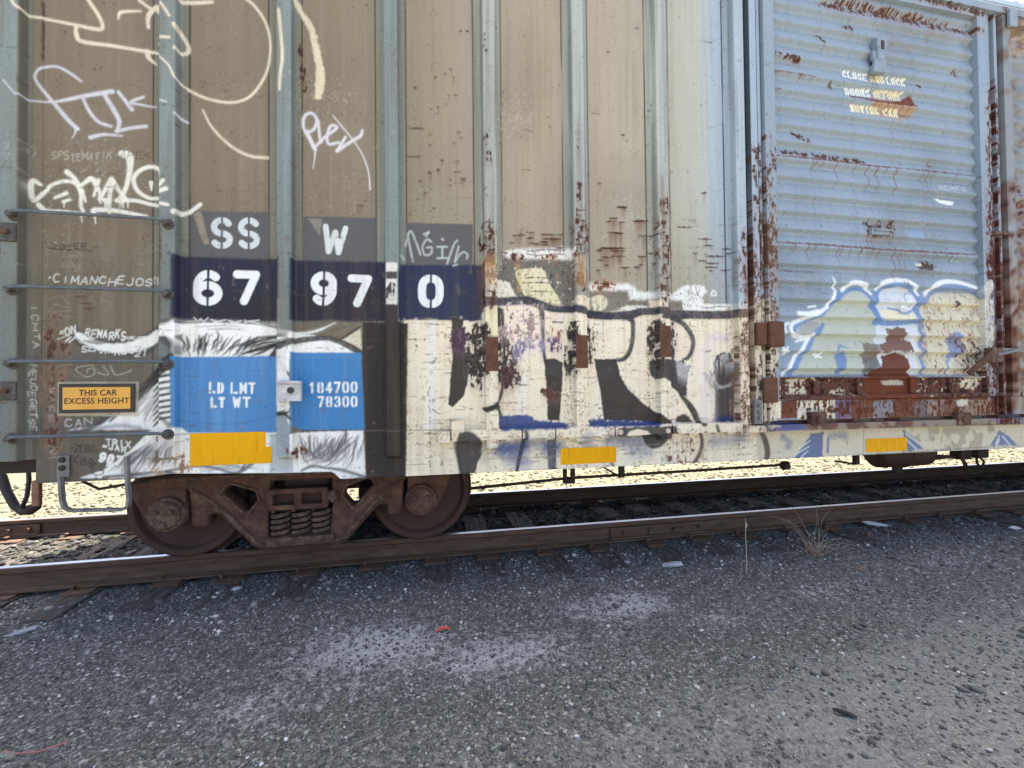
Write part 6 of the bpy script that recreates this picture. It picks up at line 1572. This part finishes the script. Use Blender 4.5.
# ------------------------------------------------------------------ the wheel truck
TX = -.897
def make_truck(tx):
    t = empty('wheel_truck', (tx, 0, 0), car)
    half = [(-1.08, .665), (-1.105, .56), (-1.09, .50), (-1.035, .40), (-.99, .325), (-.95, .32), (-.955, .40), (-.975, .47), (-.985, .555), (-.965, .592), (-.765, .590), (-.740, .555), (-.728, .31), (-.645, .305), (-.65, .38), (-.60, .402), (-.545, .384), (-.43, .255), (-.314, .128), (-.27, .108)]
    outer = half+[(-x, z) for x, z in reversed(half)]
    outer = rounded(outer, .02, 3)
    wl = [(-.551, .530), (-.525, .58), (-.48, .603), (-.313, .546), (-.289, .466), (-.362, .374), (-.397, .375), (-.50, .49)]
    mid = [(-.235, .622), (.235, .622), (.238, .40), (.215, .172), (-.245, .172), (-.252, .30)]
    holes = [rounded(wl, .03, 3)[::-1], rounded([(-x, z) for x, z in wl][::-1], .03, 3)[::-1], rounded(mid, .02, 3)[::-1]]
    for s in (-1, 1):
        smooth_edges(curve_mesh('side_frame', outer, holes, .05, .016, s*1.035, TRUCK, t, tx), 40)
        # raised rims that make the casting an I-section
        y = s*1.105
        sd = MB()
        def rim(P, r_=.016, closed=False):
            q = [(tx+a, y, z) for a, z in P]
            if closed: q.append(q[0])
            sd.tube(q, r_, 6)
        rim([(-1.06, .648), (-.5, .655), (0, .652), (.5, .655), (1.06, .648)], .018)
        rim([(-.60, .43), (-.53, .40), (-.42, .275), (-.31, .148), (-.26, .128), (.26, .128), (.31, .148), (.42, .275), (.53, .40), (.60, .43)], .02)
        rim(wl, .012, True); rim([(-a, z) for a, z in wl], .012, True)
        for q in (-1, 1): rim([(q*.74, .57), (q*.60, .47), (q*.46, .33)], .012)
        sd.build('frame_rib', DUSTY, t, True)
        # bolster end with its two pockets
        o = [(-.232, .392), (.185, .392), (.185, .535), (-.232, .535)]
        h1 = [(-.205, .415), (-.04, .415), (-.04, .512), (-.205, .512)]; h2 = [(-.005, .415), (.158, .415), (.158, .512), (-.005, .512)]
        bo = smooth_edges(curve_mesh('bolster_end', rounded(o, .02, 3), [rounded(h1, .015, 3)[::-1], rounded(h2, .015, 3)[::-1]], .03, .008, s*1.085, TRUCK, t, tx), 40)
        MB().box(tx-.23, tx+.183, min(s*.9, s*1.03), max(s*.9, s*1.03), .40, .53).build('bolster_core', WHEELM, t)
        MB().lathe([(0, .03), (.02, .045), (.06, .045), (.075, .03)], (tx+.225, s*1.11-.037, .475), 10).build('wedge_pin', DUSTY, t)
        MB().box(tx-.23, tx+.24, min(s*.96, s*1.07), max(s*.96, s*1.07), .60, .622).build('wear_plate', DUSTY, t)
        for row, yy in ((0, s*1.065), (1, s*.93)):
            for cx_ in (-.152, -.008, .134):
                N = 92; turns = 4.6
                P = [(tx+cx_+.058*math.cos(2*math.pi*turns*i/N), yy+.058*math.sin(2*math.pi*turns*i/N), .185+.195*i/N) for i in range(N+1)]
                MB().tube(P, .0165, 7).build('spring', DUSTY if row == 0 else WHEELM, t, True)
        MB().box(tx-.24, tx+.235, min(s*.88, s*1.13), max(s*.88, s*1.13), .135, .182, .01).build('spring_seat', DUSTY, t)
        for q in (-1, 1):
            cx_ = tx+q*.8885
            ad = MB().box(cx_-.105, cx_+.105, min(s*.96, s*1.10), max(s*.96, s*1.10), .46, .588, .015).build('bearing_adapter', TRUCK, t)
            sg_ = -1 if s < 0 else 1
            b_ = MB().lathe([(sg_*0, .125), (sg_*.10, .125), (sg_*.115, .118), (sg_*.12, .10), (sg_*.135, .098), (sg_*.145, .085), (sg_*.148, .02)], (cx_, s*1.02, .405), 36)
            bc = smooth_edges(b_.build('bearing_cap', DUSTY if (q < 0) else TRUCK, t), 30)
            for a_ in (30, 150, 270):
                bx_, bz_ = cx_+.055*math.cos(math.radians(a_)), .405+.055*math.sin(math.radians(a_))
                MB().lathe([(s*.012, .016), (-s*.01, .021)][::(1 if s > 0 else 1)], (bx_, s*1.172, bz_), 6).build('cap_bolt', DUSTY, t)
    for q in (-1, 1):
        cx_ = tx+q*.8885
        MB().lathe([(-1.02, .075), (1.02, .075)], (cx_, 0, .42), 20).build('axle', WHEELM, t)
        for s in (-1, 1):
            pr = [(.70, .10), (.70, .14), (.745, .16), (.765, .32), (.735, .345), (.735, .365), (.69, .37), (.688, .44), (.705, .446), (.716, .436), (.722, .425), (.74, .4205), (.832, .414), (.838, .405), (.838, .372), (.828, .36), (.80, .345), (.80, .32), (.815, .20), (.845, .155), (.865, .14), (.865, .10)]
            wh = MB().lathe([(s*d, r_) for d, r_ in pr], (cx_, 0, .418), 72).build('wheel', WHEELM, t)
            smooth_edges(wh, 32)
    MB().box(tx-.17, tx+.17, -.95, .95, .40, .60, .02).build('truck_bolster', WHEELM, t)
    for q in (-1, 1): MB().box(tx+q*.42-.05, tx+q*.42+.05, -.8, .8, .36, .46, .02).build('brake_beam', WHEELM, t)
    return t
tr1 = make_truck(TX)
tr2 = copy_tree(tr1, car); tr2.location.x += 2*(CX-TX)

# ================================================================== small things on the ground
def gz_at(x, y): return float(ground_z(np.array([x]), np.array([y]))[0])
def ground_hit(px, py):
    z = -.22
    for _ in range(4):
        d = _f*FPX+_r*(px-512)-_u*(py-384); t = (z-CAM_Z)/d[2]
        x, y = d[0]*t, CAM_Y+d[1]*t; z = gz_at(x, y)
    return x, y, z
def tuft(name, px, py, n_, h, spread, mat, seed, wd=.0022, short=0.0):
    x, y, z = ground_hit(px, py); r = random.Random(seed); b_ = MB()
    for i in range(n_):
        a = r.uniform(0, 6.283); s = spread*r.uniform(.2, 1); hh = h*r.uniform(.35, 1)
        if r.random() < short: hh *= .38; s *= r.uniform(.4, .8)
        bx_, by_ = x+r.gauss(0, .035), y+r.gauss(0, .025)
        kink = (r.uniform(2, 4.2), r.uniform(-.10, .10), r.uniform(-.16, .02))
        P = []
        for k_ in range(6):
            t = k_/5; drop = .35*s*t**3
            P.append((bx_+math.cos(a)*s*t**1.4+r.uniform(-.012, .012)*t, by_+math.sin(a)*s*t**1.4*.7+r.uniform(-.01, .01)*t, z-.01+hh*t-drop*(1.6 if i % 4 == 0 else 1)))
        if i % 3 == 0: P = [p if q < kink[0] else (p[0]+kink[1]*(q-kink[0])*.5, p[1], p[2]+kink[2]*(q-kink[0])*.5) for q, p in enumerate(P)]
        b_.tube(P, [wd*(1-.7*k_/5) for k_ in range(6)], 4)
    return b_.build(name, mat, origin=(x, y, z))
tag(tuft('dry_grass', 815, 556, 46, .60, .55, GRASSM, 3, .0024, .55), 'dry tan tuft of grass standing against the near rail', 'grass tuft')
tag(tuft('dry_grass', 858, 570, 10, .17, .2, GRASSM, 5, .002), 'sparse tiny tuft of dead grass right of the large tuft', 'grass tuft')
x, y, z = ground_hit(746.5, 574)
b_ = MB(); b_.tube([(x, y, z-.01), (x+.004, y, z+.15), (x-.002, y, z+.30), (x+.004, y+.004, z+.44)], [.0035, .003, .0028, .002], 5)
b_.tube([(x+.003, y, z+.36), (x+.01, y, z+.385), (x+.004, y, z+.41)], [.003, .006, .002], 5)
b_.tube([(x, y, z+.10), (x-.03, y, z+.11), (x-.045, y, z+.08), (x-.05, y, z)], [.002, .0018, .0016, .001], 4)
tag(b_.build('dead_stalk', STALKM, origin=(x, y, z)), 'single pale upright dead stalk left of the grass tuft', 'dead stalk')
def chip(name, px, py, sx, sy, sz, rot, mat, seed, sub=2):
    x, y, z = ground_hit(px, py); r = random.Random(seed)
    bm = bmesh.new(); bmesh.ops.create_icosphere(bm, subdivisions=sub, radius=1)
    for v in bm.verts:
        c = v.co; k_ = 1+r.uniform(-.16, .16)
        c.x = math.copysign(abs(c.x)**.6, c.x)*k_; c.y = math.copysign(abs(c.y)**.6, c.y)*k_; c.z *= k_
        X = c.x*sx; Y = c.y*sy
        v.co = Vector((x+X*math.cos(rot)-Y*math.sin(rot), y+X*math.sin(rot)+Y*math.cos(rot), z+sz*.5+c.z*sz+X*.12))
    return MB().bm(bm).build(name, mat, origin=(x, y, z))
tag(chip('pale_rock', 672, 566, .085, .035, .016, -.25, PALEST, 2), 'largest flat pale grey rock, below the rail joint', 'rock')
tag(chip('stone_chip', 22, 630, .075, .035, .012, .35, CHIPM, 3, 1), 'flat grey slab of stone near the left edge of the foreground', 'stone')
tag(chip('round_rock', 735, 537, .03, .025, .022, .3, PALEST, 8), 'small rounded grey rock against the rail left of the dead stalk', 'rock')
x, y, z = ground_hit(846, 716)
tag(MB().tube([(x-.035, y+.035, z+.012), (x-.01, y+.008, z+.016), (x+.02, y-.018, z+.012), (x+.03, y-.03, z+.01)], [.007, .011, .009, .005], 7).build('stick', STICKM, origin=(x, y, z)), 'short dark broken stick in the right foreground', 'stick')
x, y, z = ground_hit(443, 632)
tag(MB().tube([(x-.045, y-.01, z+.012), (x-.02, y+.008, z+.02), (x+.02, y+.006, z+.022), (x+.04, y-.004, z+.018)], [.004, .008, .008, .009], 6).build('plastic_scrap', REDM, origin=(x, y, z)), 'small bright red curved plastic scrap on the gravel', 'scrap')
x, y, z = ground_hit(32, 755)
tag(MB().tube([(x-.12, y+.03, z+.012), (x-.05, y+.0, z+.014), (x+.03, y-.005, z+.014), (x+.11, y+.03, z+.016)], .0035, 5).build('cord', PINKM, origin=(x, y, z)), 'thin faded red cord lying in the bottom left corner', 'cord')
x, y, z = ground_hit(42, 591)
tag(MB().tube([(x-.17, y-.02, z+.02), (x, y+.0, z+.025), (x+.15, y+.03, z+.02)], [.006, .012, .007], 6).build('wood_splinter', WOODM, origin=(x, y, z)), 'tan wood splinter lying along the near rail at left', 'wood splinter')
x, y, z = ground_hit(872, 527)
tag(MB().raw([(x-.10, y+.02, z+.05), (x+.0, y+.03, z+.045), (x+.02, y-.03, z+.02), (x-.06, y-.02, z+.03), (x+.18, y-.04, z+.012), (x+.10, y-.06, z+.014), (x-.10, y+.02, z+.044), (x, y+.03, z+.039), (x+.02, y-.03, z+.014), (x-.06, y-.02, z+.024), (x+.18, y-.04, z+.006), (x+.10, y-.06, z+.008)],
        [(0, 3, 2, 1), (1, 2, 5, 4), (6, 7, 8, 9), (7, 10, 11, 8), (0, 6, 9, 3), (3, 9, 8, 2), (2, 8, 11, 5), (5, 11, 10, 4), (4, 10, 7, 1), (1, 7, 6, 0)]).build('paper_scrap', PAPER, origin=(x, y, z)), 'torn pale scrap beside the rail right of the grass tuft', 'scrap')
x, y, z = ground_hit(1013, 529)
tag(MB().raw([(x-.06, y, z+.02), (x+.05, y+.02, z+.025), (x+.06, y-.03, z+.012), (x-.04, y-.035, z+.015), (x-.06, y, z+.014), (x+.05, y+.02, z+.019), (x+.06, y-.03, z+.006), (x-.04, y-.035, z+.009)],
        [(0, 3, 2, 1), (4, 5, 6, 7), (0, 1, 5, 4), (1, 2, 6, 5), (2, 3, 7, 6), (3, 0, 4, 7)]).build('paper_scrap', PAPER, origin=(x, y, z)), 'small white scrap near the rail at the right edge', 'scrap')
x, y, z = ground_hit(866, 537)
b_ = MB(); r = random.Random(6)
for i in range(7):
    a = r.uniform(0, 6.28); P = [(x+math.cos(a+t*1.2)*.05*(.4+t*.5), y+math.sin(a+t*1.2)*.03, z+.01+.07*t*r.uniform(.6, 1)) for t in (0, .33, .66, 1)]
    b_.tube(P, [.004, .008, .007, .002], 5)
tag(b_.build('withered_plant', LEAFM, origin=(x, y, z)), 'withered reddish brown plant beside the torn pale scrap', 'withered plant')
